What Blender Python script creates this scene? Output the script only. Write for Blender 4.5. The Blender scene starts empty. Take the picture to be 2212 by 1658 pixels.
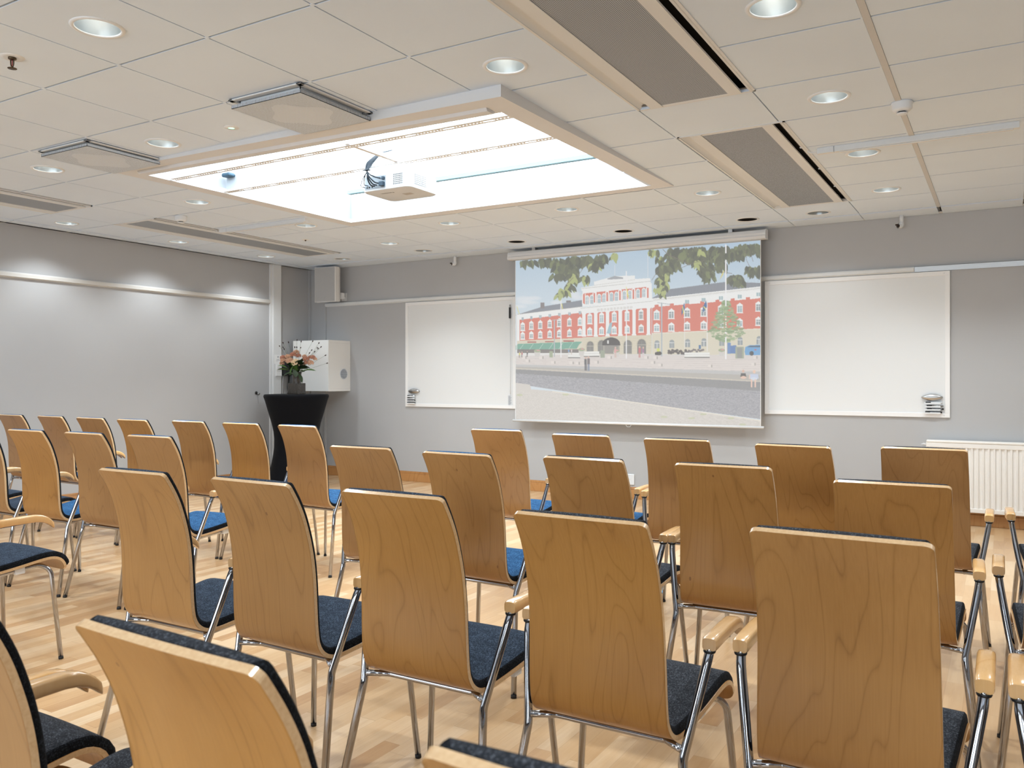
import bpy, bmesh, math, random
import numpy as np
from mathutils import Vector, Matrix
PI = math.pi
C = bpy.context.scene.collection
sc = bpy.context.scene

# ------------------------------------------------------------------ camera, world, exposure, large lights
CAMZ = 1.2465
YAW = 0.5351
cd = bpy.data.cameras.new('camera'); cam = bpy.data.objects.new('camera', cd); C.objects.link(cam)
cam.location = (0, 0, CAMZ); cam.rotation_euler = (PI/2, 0, YAW)
cd.sensor_width = 36.0; cd.sensor_fit = 'HORIZONTAL'; cd.lens = 1792.8/2212*36
cd.shift_y = -11.6/2212; cd.clip_start = 0.05; cd.clip_end = 60
cd.dof.use_dof = True; cd.dof.focus_distance = 3.4; cd.dof.aperture_fstop = 9.0
sc.camera = cam
sc.view_settings.view_transform = 'Standard'; sc.view_settings.look = 'None'
sc.view_settings.exposure = 0.30; sc.view_settings.gamma = 1.0
sc.view_settings.use_curve_mapping = False
w = bpy.data.worlds.new('world'); sc.world = w; w.use_nodes = True
w.node_tree.nodes['Background'].inputs[0].default_value = (0.75, 0.87, 1.0, 1)
w.node_tree.nodes['Background'].inputs[1].default_value = 1.2
P_FILL = 65.0      # added fill lamps at the unseen back wall, W each
P_SPOT = 50.0         # each ceiling downlight, W
L_SKY = 6.2           # luminous ceiling box above the projector
L_TUBE = 24.0

def area(name, loc, rot, sx, sy, power, col):
    l = bpy.data.lights.new(name, 'AREA'); l.shape = 'RECTANGLE'; l.size = sx; l.size_y = sy
    l.energy = power; l.color = col
    o = bpy.data.objects.new(name, l); C.objects.link(o); o.location = loc; o.rotation_euler = rot
    return o
# room extents
XL, XR, YB, YF, ZC = -7.87, 3.4, -3.2, 8.056, 2.678
for i, x in enumerate((-5.4, -2.2, 1.0)):
    area('fill_light', (x, YB-0.25, 1.55), (PI/2, 0, 0), 1.9, 1.3, P_FILL, (0.80, 0.91, 1.0))  # cool fill added behind the camera to brighten the chair backs

# ------------------------------------------------------------------ helpers
def lin(r, g, b):
    f = lambda c: (c/255/12.92) if c/255 <= 0.04045 else ((c/255+0.055)/1.055)**2.4
    return (f(r), f(g), f(b), 1)

def mat(name, col=None, rough=0.5, metal=0.0, spec=0.5, emis=None, estr=0, coat=0, sheen=0):
    m = bpy.data.materials.new(name); m.use_nodes = True
    b = m.node_tree.nodes['Principled BSDF']
    if col: b.inputs['Base Color'].default_value = col
    b.inputs['Roughness'].default_value = rough; b.inputs['Metallic'].default_value = metal
    b.inputs['Specular IOR Level'].default_value = spec
    if coat: b.inputs['Coat Weight'].default_value = coat; b.inputs['Coat Roughness'].default_value = 0.15
    if emis: b.inputs['Emission Color'].default_value = emis; b.inputs['Emission Strength'].default_value = estr
    return m

class NB:
    """small node builder"""
    def __init__(s, m): s.m = m; s.t = m.node_tree; s.n = s.t.nodes; s.l = s.t.links; s.b = s.n['Principled BSDF']
    def new(s, kind, **k):
        n = s.n.new(kind)
        for a, v in k.items(): setattr(n, a, v)
        return n
    def link(s, a, b): s.l.new(a, b)
    def val(s, v, sock):
        if hasattr(v, 'links') or isinstance(v, bpy.types.NodeSocket): s.l.new(v, sock)
        else: sock.default_value = v
    def math(s, op, a, b=0.0, c=None):
        n = s.new('ShaderNodeMath', operation=op); s.val(a, n.inputs[0]); s.val(b, n.inputs[1])
        if c is not None: s.val(c, n.inputs[2])
        return n.outputs[0]
    def mix(s, f, a, b):
        n = s.new('ShaderNodeMix', data_type='RGBA'); s.val(f, n.inputs[0]); s.val(a, n.inputs[6]); s.val(b, n.inputs[7])
        return n.outputs[2]
    def noise(s, vec, scale, detail=3, rough=0.5, dist=0.0, dim='3D'):
        n = s.new('ShaderNodeTexNoise', noise_dimensions=dim); s.l.new(vec, n.inputs['Vector'])
        n.inputs['Scale'].default_value = scale; n.inputs['Detail'].default_value = detail
        n.inputs['Roughness'].default_value = rough; n.inputs['Distortion'].default_value = dist
        return n.outputs['Fac']
    def coords(s, kind='Object'): return s.new('ShaderNodeTexCoord').outputs[kind]
    def mapping(s, vec, scale=(1, 1, 1), loc=(0, 0, 0)):
        n = s.new('ShaderNodeMapping'); s.l.new(vec, n.inputs[0]); s.val(loc, n.inputs[1]); n.inputs[3].default_value = scale
        return n.outputs[0]
    def sep(s, vec): n = s.new('ShaderNodeSeparateXYZ'); s.l.new(vec, n.inputs[0]); return n.outputs
    def comb(s, x, y, z):
        n = s.new('ShaderNodeCombineXYZ')
        for i, v in enumerate((x, y, z)): s.val(v, n.inputs[i])
        return n.outputs[0]
    def ramp(s, f, stops):
        n = s.new('ShaderNodeValToRGB'); s.l.new(f, n.inputs[0]); e = n.color_ramp.elements
        while len(e) > 1: e.remove(e[-1])
        e[0].position, e[0].color = stops[0]
        for p, c in stops[1:]: x = e.new(p); x.color = c
        return n.outputs[0]
    def bump(s, h, strength=0.2, dist=0.002):
        n = s.new('ShaderNodeBump'); s.l.new(h, n.inputs['Height']); n.inputs['Strength'].default_value = strength
        n.inputs['Distance'].default_value = dist; s.l.new(n.outputs[0], s.b.inputs['Normal'])

def paint(name, col, rough=0.6, bumps=0.15, scale=300):
    m = mat(name, col, rough); k = NB(m); v = k.coords()
    n = k.noise(v, scale, 2); n2 = k.noise(v, 1.3, 3)
    c2 = tuple(c*0.93 for c in col[:3])+(1,)
    k.link(k.mix(n2, c2, tuple(min(1, c*1.05) for c in col[:3])+(1,)), k.b.inputs['Base Color'])
    k.bump(n, bumps, 0.001)
    return m

def wood_veneer(name, a, b, c, rough=0.34, coat=0.3, sc_=1.0):
    """beech / birch veneer with cathedral figure; random offset and tone per object"""
    m = mat(name, a, rough, coat=coat); k = NB(m)
    oi = k.new('ShaderNodeObjectInfo'); r = oi.outputs['Random']
    v = k.coords(); x, y, z = k.sep(v)
    off = k.comb(k.math('MULTIPLY', r, 37.0), k.math('MULTIPLY', r, 11.0), k.math('MULTIPLY', r, 23.0))
    va = k.new('ShaderNodeVectorMath', operation='ADD'); k.link(v, va.inputs[0]); k.link(off, va.inputs[1]); vv = va.outputs[0]
    n1 = k.noise(k.mapping(vv, (2.6*sc_, 0.5*sc_, 0.5*sc_)), 1.6, 2, 0.45, 0.5)
    rings = k.math('FRACT', k.math('MULTIPLY', n1, 19.0))
    tri = k.math('ABSOLUTE', k.math('SUBTRACT', rings, 0.5))
    line = k.math('POWER', k.math('MULTIPLY', tri, 2.0), 9.0)
    fine = k.noise(k.mapping(vv, (260, 60, 7)), 1.0, 2, 0.6)
    big = k.noise(vv, 4.0, 2)
    f = k.math('ADD', k.math('MULTIPLY', line, 0.22), k.math('MULTIPLY', fine, 0.26))
    f = k.math('ADD', f, k.math('MULTIPLY', big, 0.40))
    col = k.ramp(f, [(0.15, a), (0.45, b), (0.75, c)])
    # occasional small pin knots
    vo = k.new('ShaderNodeTexVoronoi'); k.link(k.mapping(vv, (1, 1, 0.5)), vo.inputs['Vector']); vo.inputs['Scale'].default_value = 9
    kn = k.math('LESS_THAN', vo.outputs['Distance'], 0.035)
    col = k.mix(k.math('MULTIPLY', kn, 0.55), col, lin(90, 50, 28))
    hs = k.new('ShaderNodeHueSaturation'); k.link(col, hs.inputs['Color'])
    k.link(k.math('ADD', 0.90, k.math('MULTIPLY', r, 0.2)), hs.inputs['Value'])
    k.link(k.math('ADD', 0.95, k.math('MULTIPLY', r, 0.12)), hs.inputs['Saturation'])
    k.link(hs.outputs[0], k.b.inputs['Base Color'])
    return m

def ply_edge(name):
    m = mat(name, lin(214, 178, 134), 0.22, coat=0.6); k = NB(m); v = k.coords(); x, y, z = k.sep(v)
    n = k.noise(k.mapping(v, (8, 8, 8)), 20, 2)
    k.link(k.mix(n, lin(196, 156, 110), lin(226, 194, 152)), k.b.inputs['Base Color'])
    return m

def felt(name, dark, light, mid):
    m = mat(name, dark, 0.95, spec=0.15); k = NB(m); v = k.coords()
    n = k.noise(k.mapping(v, (1, 1, 1)), 260, 3, 0.8)
    n2 = k.noise(v, 40, 3)
    f = k.math('ADD', k.math('MULTIPLY', n, 0.85), k.math('MULTIPLY', n2, 0.15))
    k.link(k.ramp(f, [(0.42, dark), (0.53, mid), (0.64, light)]), k.b.inputs['Base Color'])
    k.b.inputs['Sheen Weight'].default_value = 0.25; k.b.inputs['Sheen Roughness'].default_value = 0.5
    k.b.inputs['Sheen Tint'].default_value = light
    k.bump(n, 0.6, 0.002)
    return m

def parquet():
    m = mat('oak_parquet', lin(214, 170, 120), 0.30, spec=0.5, coat=0.15); k = NB(m)
    v = k.coords(); x, y, z = k.sep(v)
    row = k.math('FLOOR', k.math('DIVIDE', x, 0.068))
    wn = k.new('ShaderNodeTexWhiteNoise', noise_dimensions='1D'); k.link(row, wn.inputs['W']); r1 = wn.outputs['Value']
    ln = k.math('ADD', 0.30, k.math('MULTIPLY', r1, 0.30))
    yy = k.math('ADD', k.math('DIVIDE', y, ln), k.math('MULTIPLY', r1, 17.3))
    cell = k.math('FLOOR', yy)
    wn2 = k.new('ShaderNodeTexWhiteNoise', noise_dimensions='3D'); k.link(k.comb(row, cell, 3.0), wn2.inputs['Vector']); r2 = wn2.outputs['Value']
    # grain inside each stave
    gv = k.comb(k.math('ADD', k.math('MULTIPLY', x, 60.0), k.math('MULTIPLY', r2, 90.0)), k.math('ADD', k.math('MULTIPLY', y, 4.0), k.math('MULTIPLY', r2, 31.0)), 0.0)
    g = k.noise(gv, 1.0, 4, 0.6, 0.8)
    gl = k.noise(k.comb(k.math('MULTIPLY', x, 14.0), k.math('ADD', k.math('MULTIPLY', y, 1.4), k.math('MULTIPLY', r2, 40.0)), 0.0), 1.2, 2, 0.5, 2.2)
    tone = k.math('ADD', k.math('MULTIPLY', r2, 0.62), k.math('MULTIPLY', gl, 0.38))
    base = k.ramp(tone, [(0.10, lin(184, 144, 102)), (0.30, lin(201, 163, 119)), (0.5, lin(211, 177, 134)), (0.72, lin(220, 191, 152)), (0.95, lin(232, 209, 177))])
    col = k.mix(k.math('MULTIPLY', k.math('SUBTRACT', 1.0, g), 0.34), base, lin(160, 108, 62))
    fx = k.math('FRACT', k.math('DIVIDE', x, 0.068)); fy = k.math('FRACT', yy)
    ex = k.math('LESS_THAN', fx, 0.014); ey = k.math('LESS_THAN', fy, 0.004)
    e = k.math('MAXIMUM', ex, ey)
    k.link(k.mix(k.math('MULTIPLY', e, 0.35), col, lin(120, 76, 42)), k.b.inputs['Base Color'])
    k.link(k.math('ADD', 0.24, k.math('MULTIPLY', g, 0.14)), k.b.inputs['Roughness'])
    return m

def perforated(name, metal, hole, pitch, radius, axes='XY', rough=0.45, metallic=0.0, alpha=False, slot=None):
    """sheet with a regular pattern of round holes"""
    m = mat(name, metal, rough, metallic); k = NB(m); v = k.coords(); s = k.sep(v)
    a = s['XYZ'.index(axes[0])]; b = s['XYZ'.index(axes[1])]
    fa = k.math('SUBTRACT', k.math('FRACT', k.math('DIVIDE', a, pitch)), 0.5); fb = k.math('SUBTRACT', k.math('FRACT', k.math('DIVIDE', b, pitch)), 0.5)
    d = k.math('SQRT', k.math('ADD', k.math('MULTIPLY', fa, fa), k.math('MULTIPLY', fb, fb)))
    h = k.math('LESS_THAN', d, radius)
    k.link(k.mix(h, metal, hole), k.b.inputs['Base Color'])
    if alpha: k.link(k.math('SUBTRACT', 1.0, h), k.b.inputs['Alpha'])
    return m

# ---- mesh helpers
def setp(o, label=None, cat=None, group=None, kind=None):
    if label: o['label'] = label
    if cat: o['category'] = cat
    if group: o['group'] = group
    if kind: o['kind'] = kind
    return o
def obj(name, bm, mats, parent=None, smooth=False, loc=None):
    me = bpy.data.meshes.new(name); bmesh.ops.recalc_face_normals(bm, faces=bm.faces[:]) if smooth != 'keep' else None
    bm.to_mesh(me); bm.free()
    for m in (mats if isinstance(mats, (list, tuple)) else [mats]): me.materials.append(m)
    if smooth: me.polygons.foreach_set('use_smooth', [True]*len(me.polygons))
    o = bpy.data.objects.new(name, me); C.objects.link(o)
    if parent: o.parent = parent
    if loc: o.location = loc
    return o
def shade_auto(o, ang=35):
    me = o.data; me.polygons.foreach_set('use_smooth', [True]*len(me.polygons))
    bm = bmesh.new(); bm.from_mesh(me)
    for e in bm.edges:
        if len(e.link_faces) == 2 and e.calc_face_angle() > math.radians(ang): e.smooth = False
    bm.to_mesh(me); bm.free()
    return o
def thing(name, label, cat, loc=(0, 0, 0), rotz=0, group=None):
    o = bpy.data.objects.new(name, None); C.objects.link(o); o.location = loc; o.rotation_euler = (0, 0, rotz)
    o.empty_display_size = 0.1
    return setp(o, label, cat, group)
def struct(name, bm, mats, parent=None, smooth=False):
    o = obj(name, bm, mats, parent, smooth)
    if not parent: o['kind'] = 'structure'
    return o
def box(bm, x0, x1, y0, y1, z0, z1, bev=0.0, mi=0, seg=2):
    vs = [bm.verts.new(p) for p in ((x0,y0,z0),(x1,y0,z0),(x1,y1,z0),(x0,y1,z0),(x0,y0,z1),(x1,y0,z1),(x1,y1,z1),(x0,y1,z1))]
    fs = [bm.faces.new([vs[i] for i in q]) for q in ((3,2,1,0),(4,5,6,7),(0,1,5,4),(1,2,6,5),(2,3,7,6),(3,0,4,7))]
    for f in fs: f.material_index = mi
    if bev > 0:
        es = list({e for f in fs for e in f.edges})
        r = bmesh.ops.bevel(bm, geom=es, offset=bev, segments=seg, profile=0.5, affect='EDGES')
        for f in r['faces']: f.material_index = mi
    return vs
def B(*a, **k): bm = bmesh.new(); box(bm, *a, **k); return bm
def fillet(pts, r, n=5):
    """round the interior corners of a polyline"""
    out = [Vector(pts[0])]
    for i in range(1, len(pts)-1):
        p, a, b = Vector(pts[i]), Vector(pts[i-1]), Vector(pts[i+1])
        da, db = (a-p), (b-p); rr = min(r if not isinstance(r, (list, tuple)) else r[i-1], da.length*0.48, db.length*0.48)
        if rr <= 0: out.append(p); continue
        s, e = p+da.normalized()*rr, p+db.normalized()*rr
        for k in range(n+1):
            t = k/n; out.append(s*(1-t)**2+p*2*t*(1-t)+e*t*t)
    out.append(Vector(pts[-1])); return out
def tube(bm, pts, r, seg=10, mi=0, caps=True):
    pts = [Vector(p) for p in pts]; rs = r if isinstance(r, (list, tuple)) else [r]*len(pts)
    t0 = (pts[1]-pts[0]).normalized(); up = Vector((0, 0, 1)) if abs(t0.z) < 0.9 else Vector((1, 0, 0))
    nrm = t0.cross(up).normalized(); rings = []
    for i, p in enumerate(pts):
        if i == 0: t = t0
        elif i == len(pts)-1: t = (pts[i]-pts[i-1]).normalized()
        else: t = ((pts[i+1]-p).normalized()+(p-pts[i-1]).normalized()).normalized()
        nrm = (nrm-t*nrm.dot(t)).normalized(); bn = t.cross(nrm)
        rings.append([bm.verts.new(p+(nrm*math.cos(a)+bn*math.sin(a))*rs[i]) for a in (2*PI*k/seg for k in range(seg))])
    for a, b in zip(rings, rings[1:]):
        for k in range(seg):
            f = bm.faces.new((a[k], a[(k+1) % seg], b[(k+1) % seg], b[k])); f.smooth = True; f.material_index = mi
    if caps:
        for q in (rings[0][::-1], rings[-1]): f = bm.faces.new(q); f.material_index = mi
    return bm
def lathe(bm, prof, seg=24, center=(0, 0, 0), axis='Z', mi=0, lobes=None, cap=(False, False)):
    cx, cy, cz = center; rings = []
    for r, z in prof:
        ring = []
        for k in range(seg):
            a = 2*PI*k/seg; rr = r
            if lobes: rr = r*(1+lobes(z)*math.cos(4*a))
            if axis == 'Z': p = (cx+rr*math.cos(a), cy+rr*math.sin(a), cz+z)
            elif axis == 'Y': p = (cx+rr*math.cos(a), cy+z, cz+rr*math.sin(a))
            else: p = (cx+z, cy+rr*math.cos(a), cz+rr*math.sin(a))
            ring.append(bm.verts.new(p))
        rings.append(ring)
    for a, b in zip(rings, rings[1:]):
        for k in range(seg):
            f = bm.faces.new((a[k], a[(k+1) % seg], b[(k+1) % seg], b[k])); f.smooth = True; f.material_index = mi
    for i, c in enumerate(cap):
        if c: f = bm.faces.new(rings[-i] if i else rings[0]); f.material_index = mi
    return bm
def quad(bm, pts, mi=0):
    f = bm.faces.new([bm.verts.new(p) for p in pts]); f.material_index = mi; return f
def dup(root, loc=None, rotz=None, **p):
    r = root.copy(); C.objects.link(r)
    if loc is not None: r.location = loc
    if rotz is not None: r.rotation_euler = (0, 0, rotz)
    for k, v in p.items(): r[k] = v
    for ch in list(root.children):
        c = ch.copy(); C.objects.link(c); c.parent = r
        for g in ch.children:
            d = g.copy(); C.objects.link(d); d.parent = c
    return r
def text(name, s, size, mtl, parent, loc, rot, ext=0.0005):
    cu = bpy.data.curves.new(name, 'FONT'); cu.body = s; cu.size = size; cu.extrude = ext; cu.align_x = 'CENTER'; cu.align_y = 'CENTER'
    o = bpy.data.objects.new(name, cu); dg = bpy.context.evaluated_depsgraph_get(); C.objects.link(o)
    dg.update(); me = bpy.data.meshes.new_from_object(o.evaluated_get(dg)); bpy.data.objects.remove(o)
    me.materials.clear(); me.materials.append(mtl)
    q = bpy.data.objects.new(name, me); C.objects.link(q); q.parent = parent; q.location = loc; q.rotation_euler = rot
    return q

# ------------------------------------------------------------------ materials
M_wall = paint('grey_wall_paint', lin(181, 182, 184), 0.7, 0.12, 260)
M_ceil = paint('ceiling_tile_paint', lin(222, 235, 252), 0.85, 0.25, 420)
M_grid = mat('ceiling_grid', lin(204, 204, 204), 0.6)
M_grid2 = mat('ceiling_grid_shaded', lin(120, 116, 112), 0.7)  # darker copy of the grid colour, puts shade into the tile gaps
M_void = mat('plenum_dark', lin(22, 20, 18), 0.9)
M_trim = paint('white_trim', lin(222, 224, 225), 0.5, 0.03)
M_white = mat('white_lacquer', lin(236, 236, 234), 0.35)
M_steelw = mat('white_enamel_steel', lin(232, 231, 229), 0.3, coat=0.3)
M_board = mat('whiteboard_enamel', lin(226, 228, 229), 0.35)
M_frame = mat('whiteboard_frame', lin(238, 238, 238), 0.35)
M_alu = mat('brushed_aluminium', lin(190, 190, 190), 0.35, 1.0)
M_chrome = mat('chrome', lin(172, 172, 175), 0.07, 1.0)
M_rubber = mat('black_rubber', lin(22, 22, 24), 0.6)
M_black = mat('black_plastic', lin(18, 18, 20), 0.4)
M_plastic = mat('white_plastic', lin(228, 231, 234), 0.4)
M_beech = wood_veneer('beech_veneer', lin(174, 130, 78), lin(157, 114, 65), lin(125, 86, 46))
M_arm = wood_veneer('solid_beech', lin(226, 184, 132), lin(216, 170, 114), lin(196, 146, 92), 0.22, 0.6, 0.5)
M_ply = ply_edge('plywood_edge')
M_charcoal = felt('charcoal_wool', lin(30, 32, 36), lin(98, 102, 110), lin(48, 51, 57))
M_navy = felt('navy_wool', lin(24, 31, 42), lin(92, 106, 124), lin(42, 54, 70))
M_blue = felt('blue_wool', lin(20, 50, 84), lin(92, 138, 180), lin(36, 82, 124))
M_oak = wood_veneer('oak_skirting', lin(196, 148, 98), lin(176, 126, 78), lin(140, 92, 52), 0.4, 0.2, 0.6)
M_floor = parquet()
M_grille = perforated('perforated_grey_sheet', lin(172, 180, 190), lin(46, 50, 56), 0.0075, 0.33, 'XY', 0.5, 0.0)
M_diff = perforated('perforated_white_sheet', lin(212, 224, 238), lin(112, 106, 98), 0.0085, 0.27, 'XY', 0.5)
M_diff2 = perforated('perforated_sheet_backed', lin(212, 224, 238), lin(200, 195, 188), 0.0085, 0.27, 'XY', 0.5)
M_rail = mat('galvanised_strip', lin(232, 231, 230), 0.45)

# ------------------------------------------------------------------ floor, walls
struct('floor', B(XL-0.1, XR+0.1, YB-0.1, YF+0.1, -0.08, 0.0), M_floor)
struct('wall_left', B(XL-0.15, XL, YB-0.1, YF+0.15, 0, 3.1), M_wall)
struct('wall_front', B(XL, XR+0.15, YF, YF+0.15, 0, 3.1), M_wall)
struct('wall_right', B(XR, XR+0.15, YB-0.1, YF, 0, 3.1), M_wall)
bm = bmesh.new()
wx = [(-6.35, -4.45), (-3.15, -1.25), (0.05, 1.95)]  # made-up openings that let the added fill into the room
box(bm, XL, XR, YB-0.15, YB, 0, 0.9); box(bm, XL, XR, YB-0.15, YB, 2.2, 3.1)
xs = [XL]+[v for a in wx for v in a]+[XR]
for i in range(0, len(xs), 2): box(bm, xs[i], xs[i+1], YB-0.15, YB, 0.9, 2.2)
struct('wall_back', bm, M_wall)
M_glass = mat('added_window_glass', (1, 1, 1, 1), 0.0); M_glass.node_tree.nodes['Principled BSDF'].inputs['Transmission Weight'].default_value = 1.0
M_glass.node_tree.nodes['Principled BSDF'].inputs['IOR'].default_value = 1.02
for i, (a, b) in enumerate(wx):
    bm = bmesh.new()
    for q in ((a, b, 0.9, 0.95), (a, b, 2.15, 2.2), (a, a+0.05, 0.95, 2.15), (b-0.05, b, 0.95, 2.15), ((a+b)/2-0.03, (a+b)/2+0.03, 0.95, 2.15)):
        box(bm, q[0], q[1], YB-0.12, YB-0.05, q[2], q[3])
    struct('added_window_%d' % (i+1), bm, M_trim)  # unseen frames, added to go with the fill lamps
struct('baseboard_front', (lambda bm: (box(bm, XL, XR, YF-0.018, YF, 0, 0.095, 0.003), box(bm, XL, XR, YF-0.012, YF, 0.095, 0.112, 0.004), box(bm, XL, XR, YF-0.008, YF, 0.112, 0.122, 0.002), bm)[-1])(bmesh.new()), M_oak)
struct('baseboard_left', (lambda bm: (box(bm, XL, XL+0.018, YB, YF-0.02, 0, 0.095, 0.003), box(bm, XL, XL+0.012, YB, YF-0.02, 0.095, 0.122, 0.004), bm)[-1])(bmesh.new()), M_oak)
# post beside the folding-wall panel and the vertical joints
struct('trim_1', B(XL, XL+0.045, 7.376, 7.507, 0, ZC, 0.004), M_trim)
struct('trim_2', B(XL, XL+0.022, 7.345, 7.376, 0, ZC, 0.002), M_trim)
struct('trim_3', B(XL+0.001, XL+0.02, YF-0.035, YF-0.001, 0, ZC, 0.003), M_wall)
struct('trim_4', B(-7.616, -7.580, YF-0.016, YF, 0.12, 2.19, 0.003), M_wall)

def wall_rail(name, label, seg, mtl, along='X', grooved=False):
    """picture / presentation rail: extruded section standing off the wall"""
    a, b = seg; bm = bmesh.new()
    sec = [(0, 0.0), (0.016, 0.0), (0.016, 0.006), (0.028, 0.010), (0.028, 0.036), (0.022, 0.044), (0.010, 0.048), (0, 0.048)]
    if grooved: sec = [(0, 0), (0.018, 0), (0.018, 0.008), (0.026, 0.008), (0.026, 0.014), (0.022, 0.014), (0.022, 0.020), (0.026, 0.020), (0.026, 0.027), (0.022, 0.027), (0.022, 0.033), (0.026, 0.033), (0.026, 0.042), (0.012, 0.048), (0, 0.048)]
    def P(t, d, z): return (t, YF-d, 2.178+z) if along == 'X' else (XL+d, t, 2.175+z*1.15)
    A = [bm.verts.new(P(a, d, z)) for d, z in sec]; Bv = [bm.verts.new(P(b, d, z)) for d, z in sec]
    n = len(sec)
    for i in range(n): bm.faces.new((A[i], A[(i+1) % n], Bv[(i+1) % n], Bv[i]))
    bm.faces.new(A); bm.faces.new(Bv[::-1])
    return setp(obj(name, bm, mtl), label, 'wall rail')
M_railp = mat('rail_paint', lin(206, 204, 200), 0.6)
wall_rail('wall_rail', 'white hanging rail running the length of the left wall', (YB+0.1, 7.344), M_railp, 'Y')
wall_rail('wall_rail', 'white hanging rail on the front wall above both whiteboards', (-7.583, -0.675), M_trim)
wall_rail('wall_rail', 'grooved bare aluminium rail on the front wall right of the white rail', (-0.673, XR-0.01), M_alu, grooved=True)

# ------------------------------------------------------------------ ceiling: tiles with shadow gaps, openings for the fittings
GX = [-2.88+0.6*i for i in range(-8, 5)]     # -7.68 ... -0.48
GX += [0.135, 0.735, 1.335, 1.935, 2.535, 3.135]
GY = [2.3467+0.6*j for j in range(-9, 10)]    # ... 7.7467
HOLES = {}
lights_on = [(-3.18, 2.05), (-4.40, 3.26), (-5.62, 3.26), (-5.62, 4.48), (-7.42, 4.48), (-7.42, 5.68), (-7.42, 6.88), (-5.61, 5.69),
             (-4.39, 6.275), (-5.59, 6.88), (-1.965, 3.255), (-3.18, 6.27), (-1.965, 6.266), (-0.765, 3.262), (-0.765, 4.452), (-0.77, 5.667), (-0.768, 6.849)]
lights_dim = [(-5.59, 7.48), (-1.38, 7.51), (-6.80, 7.50)]
lights_off = [(-1.985, 7.50), (-3.177, 7.48), (-4.381, 7.485)]
lights_behind = [(-5.62, 2.05), (-7.42, 3.26), (-7.42, 2.05), (-1.965, 0.85), (-4.40, 0.85), (-7.42, 0.85), (-5.62, -0.35), (-3.18, -0.35), (-0.765, 0.25), (-1.965, -1.55), (-4.40, -1.55), (-7.42, -1.55),
                 (0.44, 2.05), (0.44, 4.45), (0.44, 6.85), (1.64, 3.26), (1.64, 5.66), (0.44, -0.35), (1.64, 0.85), (-0.765, -1.9)]
R_HOLE = 0.088
def openings(x0, x1, y0, y1):
    cx, cy = (x0+x1)/2, (y0+y1)/2
    if -5.25 < cx < -2.1 and 3.5 < cy < 5.9: return True          # luminous box
    if -1.68 < cx < -1.08 and (1.75 < cy < 4.15 or 4.75 < cy < 7.15): return True
    if -7.12 < cx < -6.5 and (1.75 < cy < 4.15 or 4.75 < cy < 7.15): return True
    return False
bm = bmesh.new(); g = 0.0035; T = 0.016
xs = [XL]+GX+[XR]; ys = [YB]+[y for y in GY if y > YB+0.05]+[YF]
allspots = lights_on+lights_dim+lights_off+lights_behind
for i in range(len(xs)-1):
    for j in range(len(ys)-1):
        x0, x1, y0, y1 = xs[i], xs[i+1], ys[j], ys[j+1]
        if openings(x0, x1, y0, y1): continue
        edge = (i == 0 or j == len(ys)-2)
        gx = 0.0035 if not abs(x0+0.48) < 0.01 and not abs(x1+0.48) < 0.01 else 0.0035
        a, b, c, d = x0+g, x1-g, y0+0.0058, y1-0.0058
        if abs(x0+0.48) < 0.01 or abs(x0-0.135) < 0.01: a = x0+0.027
        z0 = ZC-(0.006 if edge else 0)
        hs = [s for s in allspots if a < s[0] < b and c < s[1] < d]
        if not hs: box(bm, a, b, c, d, z0, ZC+T)
        else:
            n = 32; cx, cy = hs[0]
            def sq(ang):
                dx, dy = math.cos(ang), math.sin(ang)
                t = min(((b-cx) if dx > 0 else (a-cx))/dx if abs(dx) > 1e-9 else 9, ((d-cy) if dy > 0 else (c-cy))/dy if abs(dy) > 1e-9 else 9)
                return (cx+dx*t, cy+dy*t)
            angs = sorted([2*PI*k/n for k in range(n)]+[math.atan2(yy-cy, xx-cx) % (2*PI) for xx in (a, b) for yy in (c, d)])
            o_ = [sq(t) for t in angs]; in_ = [(cx+R_HOLE*math.cos(t), cy+R_HOLE*math.sin(t)) for t in angs]; m_ = len(angs)
            V = [[bm.verts.new((p[0], p[1], z)) for p in L_] for L_, z in ((o_, z0), (in_, z0), (o_, ZC+T), (in_, ZC+T))]
            for k in range(m_):
                q = (k+1) % m_
                bm.faces.new((V[0][k], V[0][q], V[1][q], V[1][k])); bm.faces.new((V[2][k], V[3][k], V[3][q], V[2][q]))
                bm.faces.new((V[0][k], V[2][k], V[2][q], V[0][q])); bm.faces.new((V[1][k], V[1][q], V[3][q], V[3][k]))
# support grid seen in the gaps, above the tiles
def void_box(bm, x0, x1, y0, y1, z0, z1, mi): box(bm, x0, x1, y0, y1, z0, z1, mi=mi)
for x in GX:
    if x < -7.5 or -5.3 > x > -6.4 or True:
        spans = [(YB, YF)]
        cut = []
        if -5.2 < x < -2.15: cut.append((3.5, 5.95))
        out = []; s0 = YB
        for c0, c1 in cut: out.append((s0, c0)); s0 = c1
        out.append((s0, YF))
        for s, e in out: box(bm, x-0.012, x+0.012, s, e, ZC+0.0100, ZC+0.0118, mi=2)
for y in ys[1:-1]:
    cut = []
    if 1.8 < y < 4.1 or 4.8 < y < 7.1: cut += [(-7.12, -6.5), (-1.68, -1.06)]
    if 3.5 < y < 5.9: cut.append((-5.25, -2.1))
    cut.sort(); s0 = XL
    for c0, c1 in cut+[(XR, XR)]:
        box(bm, s0, c0, y-0.012, y+0.012, ZC+0.0120, ZC+0.0140, mi=2); s0 = c1
# cross-tee flush plates at the grid nodes
for x in GX:
    for y in GY:
        if openings(x-0.1, x+0.1, y-0.1, y+0.1): continue
        box(bm, x-0.011, x+0.011, y-0.009, y+0.009, ZC-0.0006, ZC+0.004, mi=0)
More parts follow.
